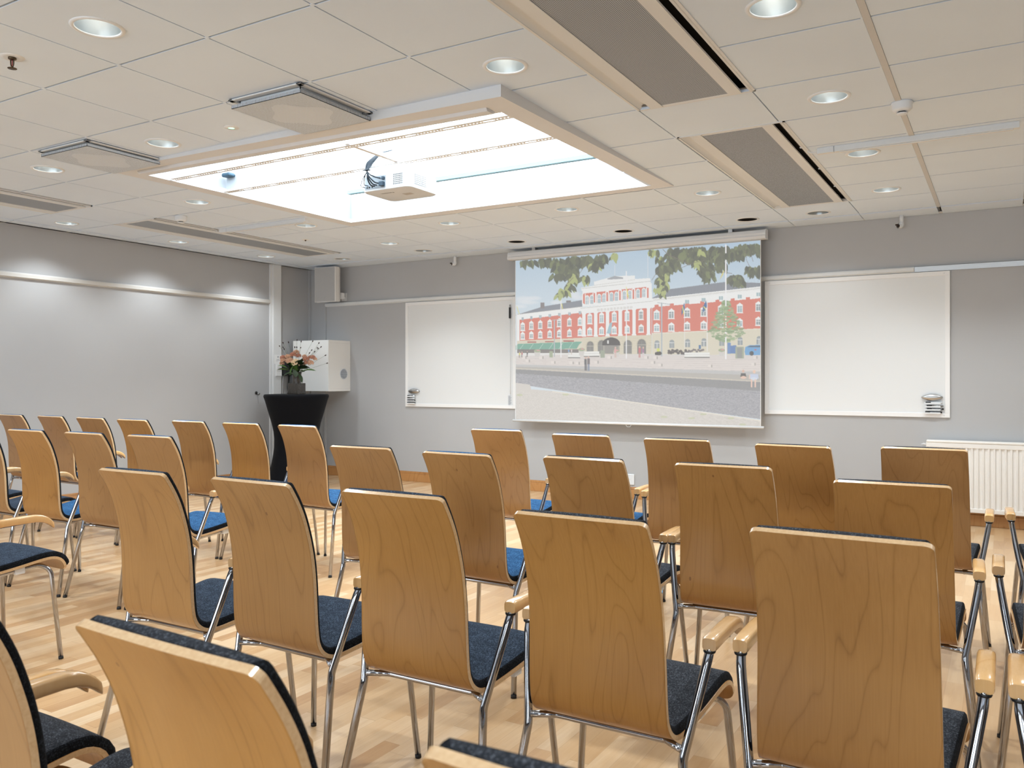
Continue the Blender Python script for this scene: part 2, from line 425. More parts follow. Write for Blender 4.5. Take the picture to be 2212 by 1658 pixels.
# flat metal runners along the room (wide joints right of the beams)
for x in (-0.48, 0.135):
    box(bm, x-0.002, x+0.026, YB, YF-0.30, ZC-0.003, ZC+0.003, mi=1)
struct('ceiling', bm, [M_ceil, M_grid, M_grid2])
struct('trim_5', B(XL, XR, YF-0.06, YF-0.012, ZC-0.004, ZC+0.004), M_trim)
struct('trim_6', B(XL, XL+0.05, YB, YF, ZC-0.006, ZC+0.002), M_trim)
bm = bmesh.new(); box(bm, XL-0.1, XR+0.1, YB-0.1, YF+0.1, 3.10, 3.2); struct('ceiling_slab', bm, M_void)

# ------------------------------------------------------------------ luminous box with frame
OX0, OX1, OY0, OY1 = -5.15, -2.235, 3.665, 5.79
root = thing('luminous_ceiling_box', 'large white luminous recess in the ceiling with steel frame around it', 'light box', (-3.7, 4.73, ZC))
M_boxin = mat('light_box_lining', lin(166, 172, 178), 0.5)
M_lum = mat('luminous_panel', (1, 1, 1, 1), 0.5, emis=(0.80, 0.92, 1.0, 1), estr=L_SKY)
M_beige = paint('cream_steel', lin(220, 221, 223), 0.5, 0.02)
def P_(bm): # shift to root-local
    bmesh.ops.translate(bm, vec=(3.7, -4.73, -ZC), verts=bm.verts); return bm
bm = bmesh.new()
# sagging ring frame: outer corners / inner corners, underside heights per corner
outer = [(-5.28, 3.465, ZC-0.010), (-2.105, 3.445, ZC-0.060), (-2.105, 5.90, ZC-0.008), (-5.28, 5.94, ZC-0.002)]
inner = [(OX0, OY0, ZC-0.010), (OX1, OY0, ZC-0.056), (OX1, OY1, ZC-0.008), (OX0, OY1, ZC-0.002)]
vo = [bm.verts.new(p) for p in outer]; vi = [bm.verts.new(p) for p in inner]
vot = [bm.verts.new((p[0], p[1], ZC+0.02)) for p in outer]; vit = [bm.verts.new((p[0], p[1], ZC+0.03)) for p in inner]
for k in range(4):
    q = (k+1) % 4
    bm.faces.new((vo[k], vo[q], vi[q], vi[k])); bm.faces.new((vo[k], vot[k], vot[q], vo[q])); bm.faces.new((vi[k], vi[q], vit[q], vit[k])); bm.faces.new((vot[k], vit[k], vit[q], vot[q]))
obj('frame', P_(bm), M_beige, root)
# bevelled lip along the near edge
bm = bmesh.new()
pr = [(0.0, 0.0), (0.0, 0.012), (0.085, 0.012), (0.085, -0.002), (0.070, -0.016), (0.012, -0.016)]
A_ = [bm.verts.new((-5.10, 3.575+d, ZC-0.014+z)) for d, z in pr]; B_ = [bm.verts.new((-2.26, 3.555+d, ZC-0.056+z)) for d, z in pr]
for i in range(len(pr)): bm.faces.new((A_[i], A_[(i+1) % 6], B_[(i+1) % 6], B_[i]))
bm.faces.new(A_); bm.faces.new(B_[::-1])
obj('edge_lip', P_(bm), M_beige, root)
bm = bmesh.new(); H_ = 0.34
box(bm, OX0-0.022, OX0-0.002, OY0-0.02, OY1+0.02, ZC+0.031, ZC+H_); box(bm, OX1+0.002, OX1+0.022, OY0-0.02, OY1+0.02, ZC+0.031, ZC+H_)
box(bm, OX0, OX1, OY0-0.022, OY0-0.002, ZC+0.031, ZC+H_); box(bm, OX0, OX1, OY1+0.002, OY1+0.022, ZC+0.031, ZC+H_)
obj('lining', P_(bm), M_boxin, root)
obj('luminous_panel', P_(B(OX0, OX1, OY0, OY1, ZC+0.24, ZC+0.25)), M_lum, root)
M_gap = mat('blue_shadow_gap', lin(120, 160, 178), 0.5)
obj('far_gap_shade', P_(B(OX0+0.24, OX1-0.02, OY1-0.32, OY1-0.27, ZC+0.17, ZC+0.20)), M_gap, root)  # tinted bar standing in for the bluish shadow at the far gap
obj('corner_bracket', P_(B(OX0+0.03, OX0+0.12, 4.30, 4.36, ZC+0.10, ZC+0.13, 0.01)), mat('bracket', lin(60, 84, 100), 0.4, 0.6), root)
obj('near_channel', P_(B(OX0+0.03, OX1, OY0+0.02, OY0+0.05, ZC+0.05, ZC+0.08)), M_boxin, root)
obj('cross_wall', P_(B(OX0+0.02, OX0+0.14, 4.36, 4.39, ZC+0.0, ZC+0.12)), M_boxin, root)

def strip(y, x0, x1, label):
    """perforated steel strip: real round holes and long slots"""
    bm = bmesh.new(); wd = 0.026; z = ZC-0.001; step = 0.0235; x = x0; k = 0
    def cell(a, b, slotted):
        # plate with a slot / hole cut out
        cx = (a+b)/2; hw = ((b-a)/2-0.010) if slotted else 0.0; r = 0.0068 if slotted else 0.0048
        n = 9; ring = []
        for i in range(2*n+2):
            t = PI*2*i/(2*n+2)+PI/(2*n+2)
            ring.append((cx+r*math.cos(t)+(hw-0 if math.cos(t) > 0 else -hw), y+r*math.sin(t)))
        out = []; mx = max(abs(math.sin(PI*2*i/(2*n+2)+PI/(2*n+2))) for i in range(2*n+2))
        for i in range(2*n+2):
            t = PI*2*i/(2*n+2)+PI/(2*n+2); out.append((cx+(b-a)/2*(1 if math.cos(t) > 0 else -1), y+wd*math.sin(t)/mx))
        m = len(ring); R_ = [bm.verts.new((p[0], p[1], z)) for p in ring]; O_ = [bm.verts.new((p[0], p[1], z)) for p in out]
        for i in range(m): bm.faces.new((O_[i], O_[(i+1) % m], R_[(i+1) % m], R_[i]))
        for cxx, s in ((a, -1), (b, 1)):
            pass
    while x < x1-0.13:
        for _ in range(8):
            if x < x1-0.03: cell(x, x+step, False); x += step
        if x < x1-0.10: cell(x, x+0.085, True); x += 0.085
    bm2 = bm
    for s in (-1, 1): box(bm2, x0, x1, y+s*wd-0.0015, y+s*wd+0.0015, z, z+0.012)
    o = obj('perforated_strip', bm2, M_rail)
    return setp(o, label, 'metal strip', 'perforated strips across the light box')
strip(3.90, OX0+0.002, OX1-0.002, 'nearer of the two perforated steel strips spanning the light box')
strip(4.373, OX0+0.002, OX1-0.002, 'farther of the two perforated steel strips, passing above the projector')
bm = bmesh.new(); box(bm, -3.485, -3.455, 3.86, 4.72, ZC+0.006, ZC+0.009); box(bm, -3.485, -3.482, 3.86, 4.72, ZC+0.009, ZC+0.03); box(bm, -3.458, -3.455, 3.86, 4.72, ZC+0.009, ZC+0.03)
setp(obj('mounting_rail', bm, M_rail), 'short slotted steel rail crossing both strips over the projector', 'mounting rail')

# ------------------------------------------------------------------ projector
PZ = 2.528
root = thing('projector', 'white ceiling projector hanging below the luminous box with cables behind', 'projector', (-3.62, 4.58, PZ))
M_proj = mat('projector_shell', lin(206, 209, 212), 0.4)
def rrect(w_, d_, r, n=6):
    pts = []
    for cx, cy, a0 in ((w_/2-r, d_/2-r, 0), (-w_/2+r, d_/2-r, PI/2), (-w_/2+r, -d_/2+r, PI), (w_/2-r, -d_/2+r, 1.5*PI)):
        for k in range(n+1): a = a0+PI/2*k/n; pts.append((cx+r*math.cos(a), cy+r*math.sin(a)))
    return pts
bm = bmesh.new(); lay = []
for s, z in ((0.93, 0.0), (0.985, 0.006), (1.0, 0.020), (1.0, 0.105), (0.98, 0.116), (0.94, 0.12)):
    lay.append([bm.verts.new((x*s, y*s, z)) for x, y in rrect(0.415, 0.345, 0.05)])
for a, b in zip(lay, lay[1:]):
    for k in range(len(a)): bm.faces.new((a[k], a[(k+1) % len(a)], b[(k+1) % len(a)], b[k]))
bm.faces.new(lay[0][::-1]); bm.faces.new(lay[-1])
shade_auto(obj('body', bm, M_proj, root), 30)
M_vent = perforated('projector_vent', lin(206, 209, 212), lin(8, 16, 22), 0.0125, 0.37, 'XZ', 0.4)
M_ventx = perforated('projector_vent_side', lin(206, 209, 212), lin(14, 26, 34), 0.0125, 0.35, 'YZ', 0.4)
obj('vent_grille', B(0.075, 0.155, -0.1745, -0.1722, 0.025, 0.098), M_vent, root)
obj('vent_grille', B(0.2065, 0.2090, -0.115, 0.02, 0.030, 0.100), M_ventx, root)
obj('connector_panel', B(-0.17, 0.01, -0.1742, -0.1722, 0.018, 0.100), mat('connector_grey', lin(150, 160, 168), 0.4), root)
bm = bmesh.new()
for x, z in ((-0.15, 0.03), (-0.13, 0.03), (-0.105, 0.03)): box(bm, x-0.006, x+0.006, -0.1765, -0.173, z-0.005, z+0.006)
obj('port_row', bm, M_black, root)
M_cd = mat('connector_dark', lin(38, 58, 74), 0.5)
obj('power_plug', B(-0.015, 0.005, -0.19, -0.173, 0.07, 0.09, 0.003), M_cd, root); obj('video_plug', B(-0.03, 0.005, -0.20, -0.173, 0.025, 0.055, 0.003), M_cd, root)
text('brand_text', 'Panasonic', 0.028, mat('brand_ink', lin(50, 52, 58), 0.5), root, (-0.045, -0.085, -0.0006), (PI, 0, PI), 0.0002)
bm = bmesh.new(); box(bm, 0.03, 0.10, -0.02, 0.03, -0.0006, 0.0004); obj('rating_label', bm, mat('rating_label', lin(172, 168, 164), 0.6), root)
bm = bmesh.new(); lathe(bm, [(0.03, 0), (0.036, 0.0), (0.036, -0.02), (0.028, -0.02)], 20, (0.02, 0.195, 0.06), 'Y'); obj('lens', bm, M_black, root)
bm = bmesh.new(); box(bm, -0.06, 0.06, -0.05, 0.05, 0.119, 0.126); tube(bm, [(0, 0, 0.12), (0, 0, 0.165)], 0.018); obj('mount', bm, M_plastic, root)
# cable loom
M_cable = mat('dark_cable', lin(40, 50, 60), 0.45)
root = thing('cable_bundle', 'bundle of dark cables looping down to the back of the projector', 'cable', (-3.70, 4.3, ZC+0.1))
ends = [(-3.65, 4.40, 2.61), (-3.66, 4.395, 2.575), (-3.68, 4.40, 2.565), (-3.70, 4.40, 2.56), (-3.76, 4.405, 2.57), (-3.79, 4.405, 2.562)]
for i, e in enumerate(ends):
    off = (i-2.5)*0.006
    pts = [(-3.585+off, 4.44, 2.80), (-3.63+off, 4.37, 2.77), (-3.685+off, 4.33+off, 2.70), (-3.70+off*0.7, 4.32, 2.655), ((-3.70+e[0])/2-0.005, 4.33, (2.63+e[2])/2), (e[0]-0.01, 4.37, e[2]), e]
    bm = bmesh.new(); tube(bm, fillet([(p[0]+3.70, p[1]-4.3, p[2]-ZC-0.1) for p in pts], 0.05, 4), 0.0048 if i < 4 else 0.003, 8)
    obj('cable', bm, M_cable, root, True)
bm = bmesh.new(); box(bm, -0.022, 0.022, 0.005, 0.035, -0.128, -0.122, 0.002); obj('cable_tie', bm, M_cable, root)

# ------------------------------------------------------------------ downlights
M_refl = mat('reflector', lin(178, 184, 186), 0.36, 0.9)
M_lamp = mat('lamp_glow', (1, 1, 1, 1), 0.5, emis=(1.0, 0.97, 0.90, 1), estr=L_TUBE)
M_lampd = mat('lamp_dim', (1, 1, 1, 1), 0.5, emis=(1.0, 0.86, 0.72, 1), estr=2.5)
def make_downlight(kind):
    root = thing('downlight', 'x', 'downlight')
    bm = bmesh.new(); lathe(bm, [(R_HOLE-0.002, 0.0), (R_HOLE-0.001, -0.004), (R_HOLE+0.004, -0.006), (0.103, -0.004), (0.105, 0.0), (0.105, 0.001)], 40)
    obj('trim_ring', bm, M_plastic, root, True)
    bm = bmesh.new()
    if kind == 'off':
        lathe(bm, [(R_HOLE-0.002, 0), (R_HOLE-0.006, 0.05), (R_HOLE-0.02, 0.12)], 32, cap=(False, True)); obj('baffle', bm, M_void, root, True)
    else:
        lathe(bm, [(R_HOLE-0.001, 0.0), (0.083, 0.03), (0.074, 0.065), (0.060, 0.095), (0.045, 0.112)], 40, cap=(False, True))
        obj('reflector', bm, M_refl, root, True)
        bm = bmesh.new()
        lathe(bm, [(0.0, 0.070), (0.022, 0.072), (0.034, 0.084), (0.036, 0.100), (0.03, 0.111)], 20)
        obj('lamp', bm, M_lamp if kind == 'on' else M_lampd, root, True)
    return root
proto = {k: make_downlight(k) for k in ('on', 'dim', 'off')}
used = set()
def place_light(x, y, kind, label, group=None):
    if kind not in used: r = proto[kind]; used.add(kind); r.location = (x, y, ZC)
    else: r = dup(proto[kind], (x, y, ZC), 0)
    r['label'] = label
    if group: r['group'] = group
    if kind == 'on' or (kind == 'dim' and x > -1.5):
        l = bpy.data.lights.new('downlight_beam', 'SPOT'); l.energy = (P_SPOT if y > 1.2 else P_SPOT*0.45) *(0.55 if x < -7 else 1) if kind == 'on' else P_SPOT*0.12
        l.spot_size = math.radians(122); l.spot_blend = 0.75; l.shadow_soft_size = 0.04; l.color = (0.90, 0.965, 1.0)
        o = bpy.data.objects.new('downlight_beam', l); C.objects.link(o); o.location = (x, y, ZC-0.012)
    return r
lab_on = ['largest downlight at the top left of the picture, in the tile beside the sprinkler',
          'lit downlight between the two perforated square air diffusers',
          'lit downlight left of the left square diffuser',
          'lit downlight left of the light box, next to a smoke detector',
          'lit downlight near the left wall, in front of the other two along that wall',
          'middle one of three lit downlights washing the left wall',
          'farthest of three lit downlights washing the left wall, near the white post',
          'lit downlight just past the far end of the left ceiling strip lamp',
          'lit downlight beyond the far edge of the light box, above the left whiteboard',
          'lit downlight in the second tile row from the front wall, left of the screen',
          'lit downlight between light box corner and the near chilled beam',
          'lit downlight beyond the light box, above the left half of the screen',
          'lit downlight beyond the light box, left of the far chilled beam',
          'lit downlight cut by the top edge, right of the near chilled beam',
          'lit downlight right of the gap between two chilled beams, near the round detector',
          'lit downlight just below the right ceiling strip lamp',
          'lit downlight between the strip lamp and the front wall, right side']
for (x, y), lb in zip(lights_on, lab_on): place_light(x, y, 'on', lb, 'lit round downlights')
for (x, y), lb in zip(lights_dim, ['faint downlight closest to the front wall, left of the screen housing', 'warm dim downlight in front of the far end of the right chilled beam', 'unlit dull downlight above the corner loudspeaker']): place_light(x, y, 'dim', lb)
for (x, y), lb in zip(lights_off, ['rightmost of three black unlit downlights above the screen', 'middle one of three black unlit downlights above the screen', 'leftmost of three black unlit downlights above the screen']): place_light(x, y, 'off', lb, 'black unlit downlights over the screen')
for n_, (x, y) in enumerate(lights_behind): place_light(x, y, 'on', 'lit downlight in the part of the ceiling outside the photo', 'lit round downlights')

# ------------------------------------------------------------------ chilled beams
def beam(x0, x1, y0, y1, mirror, label):
    root = thing('chilled_beam', label, 'air vent', ((x0+x1)/2, (y0+y1)/2, ZC), 0, 'long perforated ceiling beams')
    W_ = (x1-x0)/2; L_ = (y1-y0)/2; s = -1 if mirror else 1
    def bx(a, b, z0, z1, name, m, ya=None, yb=None, bev=0.0):
        a, b = sorted((s*a, s*b)); return obj(name, B(a, b, -L_ if ya is None else ya, L_ if yb is None else yb, z0, z1, bev), m, root)
    Lw = W_
    bx(-W_+0.140, W_-0.140+0.010, -0.002, 0.004, 'grille', M_grille, -L_+0.04, L_-0.03)
    bm = bmesh.new()
    for a, b in ((-W_+0.075, -W_+0.140), (W_-0.130, W_-0.068)):
        a, b = sorted((s*a, s*b)); box(bm, a, b, -L_+0.01, L_-0.01, -0.006, 0.004)
    for ya, yb in ((-L_+0.01, -L_+0.04), (L_-0.03, L_-0.01)): box(bm, *sorted((s*(-W_+0.14), s*(W_-0.13))), ya, yb, -0.003, 0.004)
    obj('side_panel', bm, M_trim, root)
    # rounded air lip on one side
    bm = bmesh.new(); pr = []
    for k in range(8):
        t = k/7; pr.append((-W_+0.012+0.060*t, 0.020*math.sin(PI*t*0.9)))
    A_ = [bm.verts.new((s*px, -L_+0.01, pz)) for px, pz in pr]; B_ = [bm.verts.new((s*px, L_-0.01, pz)) for px, pz in pr]
    for i in range(7): bm.faces.new((A_[i], A_[i+1], B_[i+1], B_[i]))
    obj('air_lip', bm, M_trim, root, True)
    bm = bmesh.new(); pr = [(W_-0.040, 0.03), (W_-0.034, 0.004), (W_-0.022, -0.006), (W_-0.012, -0.002), (W_-0.010, 0.01)]
    A_ = [bm.verts.new((s*px, -L_+0.01, pz)) for px, pz in pr]; B_ = [bm.verts.new((s*px, L_-0.01, pz)) for px, pz in pr]
    for i in range(4): bm.faces.new((A_[i], A_[i+1], B_[i+1], B_[i]))
    obj('air_lip', bm, M_trim, root, True)
    # outer frame
    bm = bmesh.new()
    box(bm, -W_, -W_+0.012, -L_, L_, -0.004, 0.02); box(bm, W_-0.012, W_, -L_, L_, -0.004, 0.02)
    box(bm, -W_, W_, -L_, -L_+0.012, -0.004, 0.02); box(bm, -W_, W_, L_-0.012, L_, -0.004, 0.02)
    obj('frame', bm, M_trim, root)
    bm = bmesh.new(); box(bm, -W_, W_, -L_, L_, 0.06, 0.07); box(bm, -W_-0.004, -W_, -L_, L_, 0.02, 0.06); box(bm, W_, W_+0.004, -L_, L_, 0.02, 0.06)
    obj('casing', bm, M_void, root)
beam(-1.68, -1.06, 1.76, 4.165, False, 'near right chilled beam with grey grille, running out of the top of the picture')
beam(-1.67, -1.05, 4.740, 7.13, False, 'far right chilled beam with grey grille, ending near the projection screen')
beam(-7.115, -6.515, 4.742, 7.14, True, 'far left chilled beam with grey grille, parallel to the left wall')
beam(-7.115, -6.515, 1.76, 4.155, True, 'chilled beam cut by the left picture edge, near the left wall')

# ------------------------------------------------------------------ square diffusers
def diffuser(x0, x1, y0, y1, zp, cx0, cx1, cy0, cy1, label):
    root = thing('air_diffuser', label, 'air vent', ((x0+x1)/2, (y0+y1)/2, ZC), 0, 'square perforated diffusers')
    ox, oy = (x0+x1)/2, (y0+y1)/2
    a, b, c, d = x0-ox, x1-ox, y0-oy, y1-oy; z = zp-ZC
    bm = bmesh.new()
    box(bm, a, b, c, d, z, z+0.0025)
    for q in ((a, a+0.002, c, d), (b-0.002, b, c, d), (a, b, c, c+0.002), (a, b, d-0.002, d)): box(bm, *q, z, z+0.018)
    obj('face_plate', bm, M_diff, root)
    # solid deflector disc behind the sheet (reads as a lighter area)
    bm = bmesh.new(); n = 28; vs = []
    for k in range(n):
        t = 2*PI*k/n; r = 0.165*(1+0.16*math.cos(4*t)); vs.append(bm.verts.new((r*math.cos(t), r*math.sin(t), z-0.0006)))
    bm.faces.new(vs); obj('deflector_area', bm, M_diff2, root)
    bm = bmesh.new(); s = 0.03
    for q in ((a+s, b-s, c+s, c+s+0.004), (a+s, b-s, d-s-0.004, d-s), (a+s, a+s+0.004, c+s, d-s), (b-s-0.004, b-s, c+s, d-s)): box(bm, *q, z+0.018, 0.01)
    obj('neck', bm, M_trim, root)
    bm = bmesh.new(); s = -0.012
    for q in ((a+s, b-s, c+s, c+s+0.03), (a+s, b-s, d-s-0.03, d-s), (a+s, a+s+0.03, c+s, d-s), (b-s-0.03, b-s, c+s, d-s)): box(bm, *q, -0.012, -0.004, 0.002)
    obj('collar', bm, M_trim, root)
diffuser(-3.408, -2.925, 2.928, 3.444, ZC-0.050, -3.48, -2.88, 2.95, 3.55, 'larger looking square perforated air diffuser at the near edge of the light box')
diffuser(-5.200, -4.720, 2.975, 3.475, ZC-0.040, -5.28, -4.68, 2.95, 3.55, 'square perforated air diffuser at the left corner of the light box')

# ------------------------------------------------------------------ small ceiling items
def smoke(x, y, label):
    root = thing('smoke_detector', label, 'smoke detector', (x, y, ZC), 0, 'round smoke detectors')
    bm = bmesh.new(); lathe(bm, [(0.0, 0.0), (0.053, 0.0), (0.053, -0.010), (0.050, -0.014), (0.050, -0.034), (0.040, -0.046), (0.024, -0.049), (0.0, -0.049)], 28)
    obj('body', bm, M_plastic, root, True)
    bm = bmesh.new(); lathe(bm, [(0.0, -0.049), (0.020, -0.049), (0.020, -0.056), (0.0, -0.056)], 24); obj('sensor_gap', bm, M_black, root, True)
    bm = bmesh.new(); lathe(bm, [(0.0, -0.056), (0.028, -0.056), (0.028, -0.060), (0.018, -0.064), (0.0, -0.064)], 24); obj('sensor_cap', bm, M_plastic, root, True)
smoke(-6.235, 4.80, 'smoke detector left of the light box, beside the left chilled beam')
smoke(-0.455, 4.735, 'smoke detector on the flat ceiling runner at the upper right')
root = thing('sprinkler_head', 'brass sprinkler head hanging from the ceiling at the upper left edge', 'sprinkler', (-3.80, 2.045, ZC))
bm = bmesh.new(); lathe(bm, [(0.0, -0.002), (0.030, -0.004), (0.046, -0.004), (0.050, 0.0)], 28); obj('escutcheon', bm, M_plastic, root, True)
M_br = mat('tarnished_brass', lin(96, 84, 70), 0.4, 0.9)
bm = bmesh.new(); lathe(bm, [(0.0, -0.003), (0.017, -0.003), (0.017, -0.010), (0.010, -0.013), (0.0, -0.013)], 16)
tube(bm, fillet([(-0.013, 0, -0.008), (-0.011, 0, -0.035), (-0.002, 0, -0.046)], 0.01, 3), 0.003, 6); tube(bm, fillet([(0.013, 0, -0.008), (0.011, 0, -0.035), (0.002, 0, -0.046)], 0.01, 3), 0.003, 6)
lathe(bm, [(0.0, -0.046), (0.008, -0.047), (0.019, -0.050), (0.019, -0.052), (0.0, -0.052)], 16); obj('frame', bm, M_br, root, True)
bm = bmesh.new(); tube(bm, [(0, 0, -0.012), (0, 0, -0.042)], 0.0022, 8); obj('glass_bulb', bm, mat('red_bulb', lin(170, 40, 50), 0.2), root, True)
root = thing('sprinkler_head', 'tiny recessed sprinkler beyond the left strip lamp', 'sprinkler', (-6.19, 6.27, ZC))
bm = bmesh.new(); lathe(bm, [(0.0, -0.004), (0.012, -0.004), (0.034, -0.004), (0.038, 0.0)], 20); obj('escutcheon', bm, M_plastic, root, True)
bm = bmesh.new(); lathe(bm, [(0.0, -0.004), (0.009, -0.004), (0.007, -0.016), (0.0, -0.016)], 12); obj('nozzle', bm, M_br, root, True)
root = thing('emergency_light', 'small round emergency light glowing green in the tile left of the diffuser', 'emergency light', (-3.79, 3.255, ZC))
bm = bmesh.new(); lathe(bm, [(0.018, -0.006), (0.030, -0.006), (0.041, -0.003), (0.043, 0.0)], 28); obj('bezel', bm, M_plastic, root, True)
bm = bmesh.new(); lathe(bm, [(0.0, -0.002), (0.020, -0.003)], 20); obj('lens', bm, mat('green_lens', lin(190, 230, 200), 0.2, emis=(0.45, 1.0, 0.6, 1), estr=1.6), root, True)
def striplamp(x0, x1, y, label):
    root = thing('strip_lamp', label, 'strip lamp', ((x0+x1)/2, y, ZC), 0, 'slim surface strip lamps')
    L_ = (x1-x0)/2
    obj('housing', B(-L_+0.10, L_, -0.018, 0.018, -0.036, 0.0, 0.002), M_trim, root)
    obj('end_box', B(-L_, -L_+0.098, -0.018, 0.018, -0.036, 0.0, 0.002), M_trim, root)
    obj('diffuser', B(-L_+0.13, L_-0.03, -0.010, 0.012, -0.042, -0.036, 0.002), M_trim, root)
    bm = bmesh.new(); tube(bm, fillet([(-L_+0.01, 0, -0.018), (-L_-0.03, 0, -0.024), (-L_-0.055, 0, -0.012), (-L_-0.06, 0, 0.004)], 0.015, 4), 0.004, 8); obj('feed_cable', bm, M_plastic, root, True)
striplamp(-6.47, -5.345, 5.425, 'slim white strip lamp on the ceiling left of the light box')
striplamp(-1.00, 0.075, 5.42, 'slim white strip lamp on the ceiling at the upper right')
# drop pipes with elbow near the front wall
def pipe(x, y, ztop, zbot, label):
    root = thing('drain_elbow', label, 'pipe', (x, y, ZC), 0, 'white pipe stubs by the front wall')
    bm = bmesh.new(); tube(bm, [(0, 0, 0), (0, 0, zbot-ZC+0.045)], 0.0165, 14); obj('pipe', bm, M_plastic, root, True)
    bm = bmesh.new(); zb = zbot-ZC+0.018
    tube(bm, fillet([(0, 0, zb+0.032), (0, 0, zb), (-0.024, -0.024, zb)], 0.02, 6), 0.0195, 14, caps=False); obj('elbow', bm, M_plastic, root, True)
    bm = bmesh.new(); tube(bm, [(-0.018, -0.018, zb), (-0.030, -0.030, zb)], 0.013, 12); box(bm, -0.046, -0.022, -0.036, -0.026, zb+0.004, zb+0.016); obj('plug', bm, mat('dark_plug', lin(48, 36, 28), 0.5), root, True)
pipe(-0.77, 7.975, ZC, 2.560, 'white pipe stub with elbow hanging above the right whiteboard')
pipe(-5.50, 7.975, ZC, 2.560, 'white pipe stub with elbow hanging left of the screen housing')

# ------------------------------------------------------------------ whiteboards with accessories
def whiteboard(x0, x1, z0, z1, label):
    root = thing('whiteboard', label, 'whiteboard', ((x0+x1)/2, YF, z0), 0)
    W_ = (x1-x0)/2; H_ = z1-z0; f = 0.038
    obj('panel', B(-W_+f-0.004, W_-f+0.004, -0.012, -0.002, f-0.004, H_-f+0.004), M_board, root)
    bm = bmesh.new()
    for q in ((-W_, W_, 0, f), (-W_, W_, H_-f, H_), (-W_, -W_+f, f, H_-f), (W_-f, W_, f, H_-f)): box(bm, q[0], q[1], -0.020, -0.001, q[2], q[3], 0.002)
    obj('frame', bm, M_frame, root)
    bm = bmesh.new()
    for sx in (-1, 1):
        for zz in (0.02, H_-0.02): lathe(bm, [(0.0, -0.0225), (0.005, -0.022), (0.006, -0.019)], 10, (sx*(W_-0.045), 0, zz), 'Y')
    obj('screw_caps', bm, M_plastic, root, True)
    return root
whiteboard(-6.275, -4.714, 0.908, 2.170, 'wall-mounted whiteboard left of the projection screen')
whiteboard(-1.963, -0.398, 0.911, 2.173, 'wall-mounted whiteboard right of the projection screen')
def eraser(x, z, label):
    root = thing('board_eraser', label, 'eraser', (x, YF-0.0205, z), 0, 'silver oval erasers')
    bm = bmesh.new(); n = 16; rows = []
    for i in range(n+1):
        t = i/n; u = -1+2*t; hx = 0.085*u; hz = 0.031*(1-abs(u)**1.8)**0.75+0.0008
        ring = []
        for k in range(14):
            a = PI*k/13; ring.append(bm.verts.new((hx, -0.008-0.024*math.sin(a)*(1-abs(u)**2)**0.5-0.0005, hz*math.cos(a))))
        rows.append(ring)
    for a, b in zip(rows, rows[1:]):
        for k in range(13): bm.faces.new((a[k], a[k+1], b[k+1], b[k]))
    obj('shell', bm, M_alu, root, True)
    bm = bmesh.new(); vs0 = []; vs1 = []
    for i in range(n+1):
        u = -1+2*i/n; vs0.append((0.084*u, 0.029*(1-abs(u)**1.8)**0.75+0.0006))
    loop = vs0+[(x_, -z_) for x_, z_ in vs0[::-1]]
    A_ = [bm.verts.new((p[0], 0.0, p[1])) for p in loop]; B_ = [bm.verts.new((p[0], -0.009, p[1])) for p in loop]
    for i in range(len(loop)): bm.faces.new((A_[i], A_[(i+1) % len(loop)], B_[(i+1) % len(loop)], B_[i]))
    bm.faces.new(A_); bm.faces.new(B_[::-1]); obj('felt_pad', bm, M_black, root)
eraser(-6.140, 1.095, 'silver oval eraser at the lower left of the left whiteboard')
eraser(-0.535, 1.085, 'silver oval eraser at the lower right of the right whiteboard')
M_inkw = mat('marker_print', lin(190, 195, 205), 0.5)
def marker(x0, z, ln, label, body, grp, txt=None):
    root = thing('marker_pen', label, 'marker pen', (x0, YF-0.034, z), 0, grp)
    bm = bmesh.new(); tube(bm, [(0.006, 0, 0), (ln*0.34, 0, 0)], 0.0085, 10); obj('cap', bm, M_black, root, True)
    bm = bmesh.new(); tube(bm, [(ln*0.34, 0, 0), (ln, 0, 0)], 0.0078, 10); obj('barrel', bm, body, root, True)
    bm = bmesh.new(); tube(bm, [(-0.004, 0, 0), (0.006, 0, 0)], 0.005, 8); obj('tip_plug', bm, M_plastic, root, True)
    if txt: text('print', txt, 0.012, M_inkw, root, (ln*0.62, -0.0085, 0.0), (PI/2, 0, 0), 0.0003)
def rack(x0, x1, zs, label):
    root = thing('marker_holder', label, 'marker holder', ((x0+x1)/2, YF-0.0205, zs[-1]), 0, 'white marker shelves')
    for z in zs:
        bm = bmesh.new(); W_ = (x1-x0)/2; zz = z-zs[-1]
        box(bm, -W_, W_, -0.026, 0.0, zz-0.0150, zz-0.0105, 0.001); box(bm, -W_, W_, -0.0275, -0.0255, zz-0.0150, zz-0.0035, 0.0005)
        obj('shelf', bm, M_plastic, root)
zr = [1.040, 1.012, 0.986, 0.958]
rack(-0.592, -0.468, zr, 'white four-tier pen holder at the lower right of the right whiteboard')
for i, (z, a) in enumerate(zip(zr, (-0.590, -0.582, -0.580, -0.594))):
    marker(a, z-0.0015, 0.135, ['top pen in the holder on the right whiteboard, black cap and white barrel', 'second pen from the top on the right whiteboard, grey barrel', 'black lettered pen third from the top on the right whiteboard', 'lowest pen on the right whiteboard, black with white lettering'][i],
           [M_plastic, M_alu, M_black, M_black][i], 'pens on the right whiteboard', 'WHITEBOARD' if i > 1 else None)
rack(-6.232, -6.115, zr, 'white four-tier pen holder at the lower left of the left whiteboard')
for i, z in enumerate(zr):
    marker(-6.236, z-0.0015, 0.118, ['top pen on the left whiteboard, with pale barrel', 'second pen from the top on the left whiteboard, pale barrel', 'black pen third from the top on the left whiteboard', 'lowest black pen on the left whiteboard'][i],
           [M_alu, M_alu, M_black, M_black][i], 'pens on the left whiteboard')
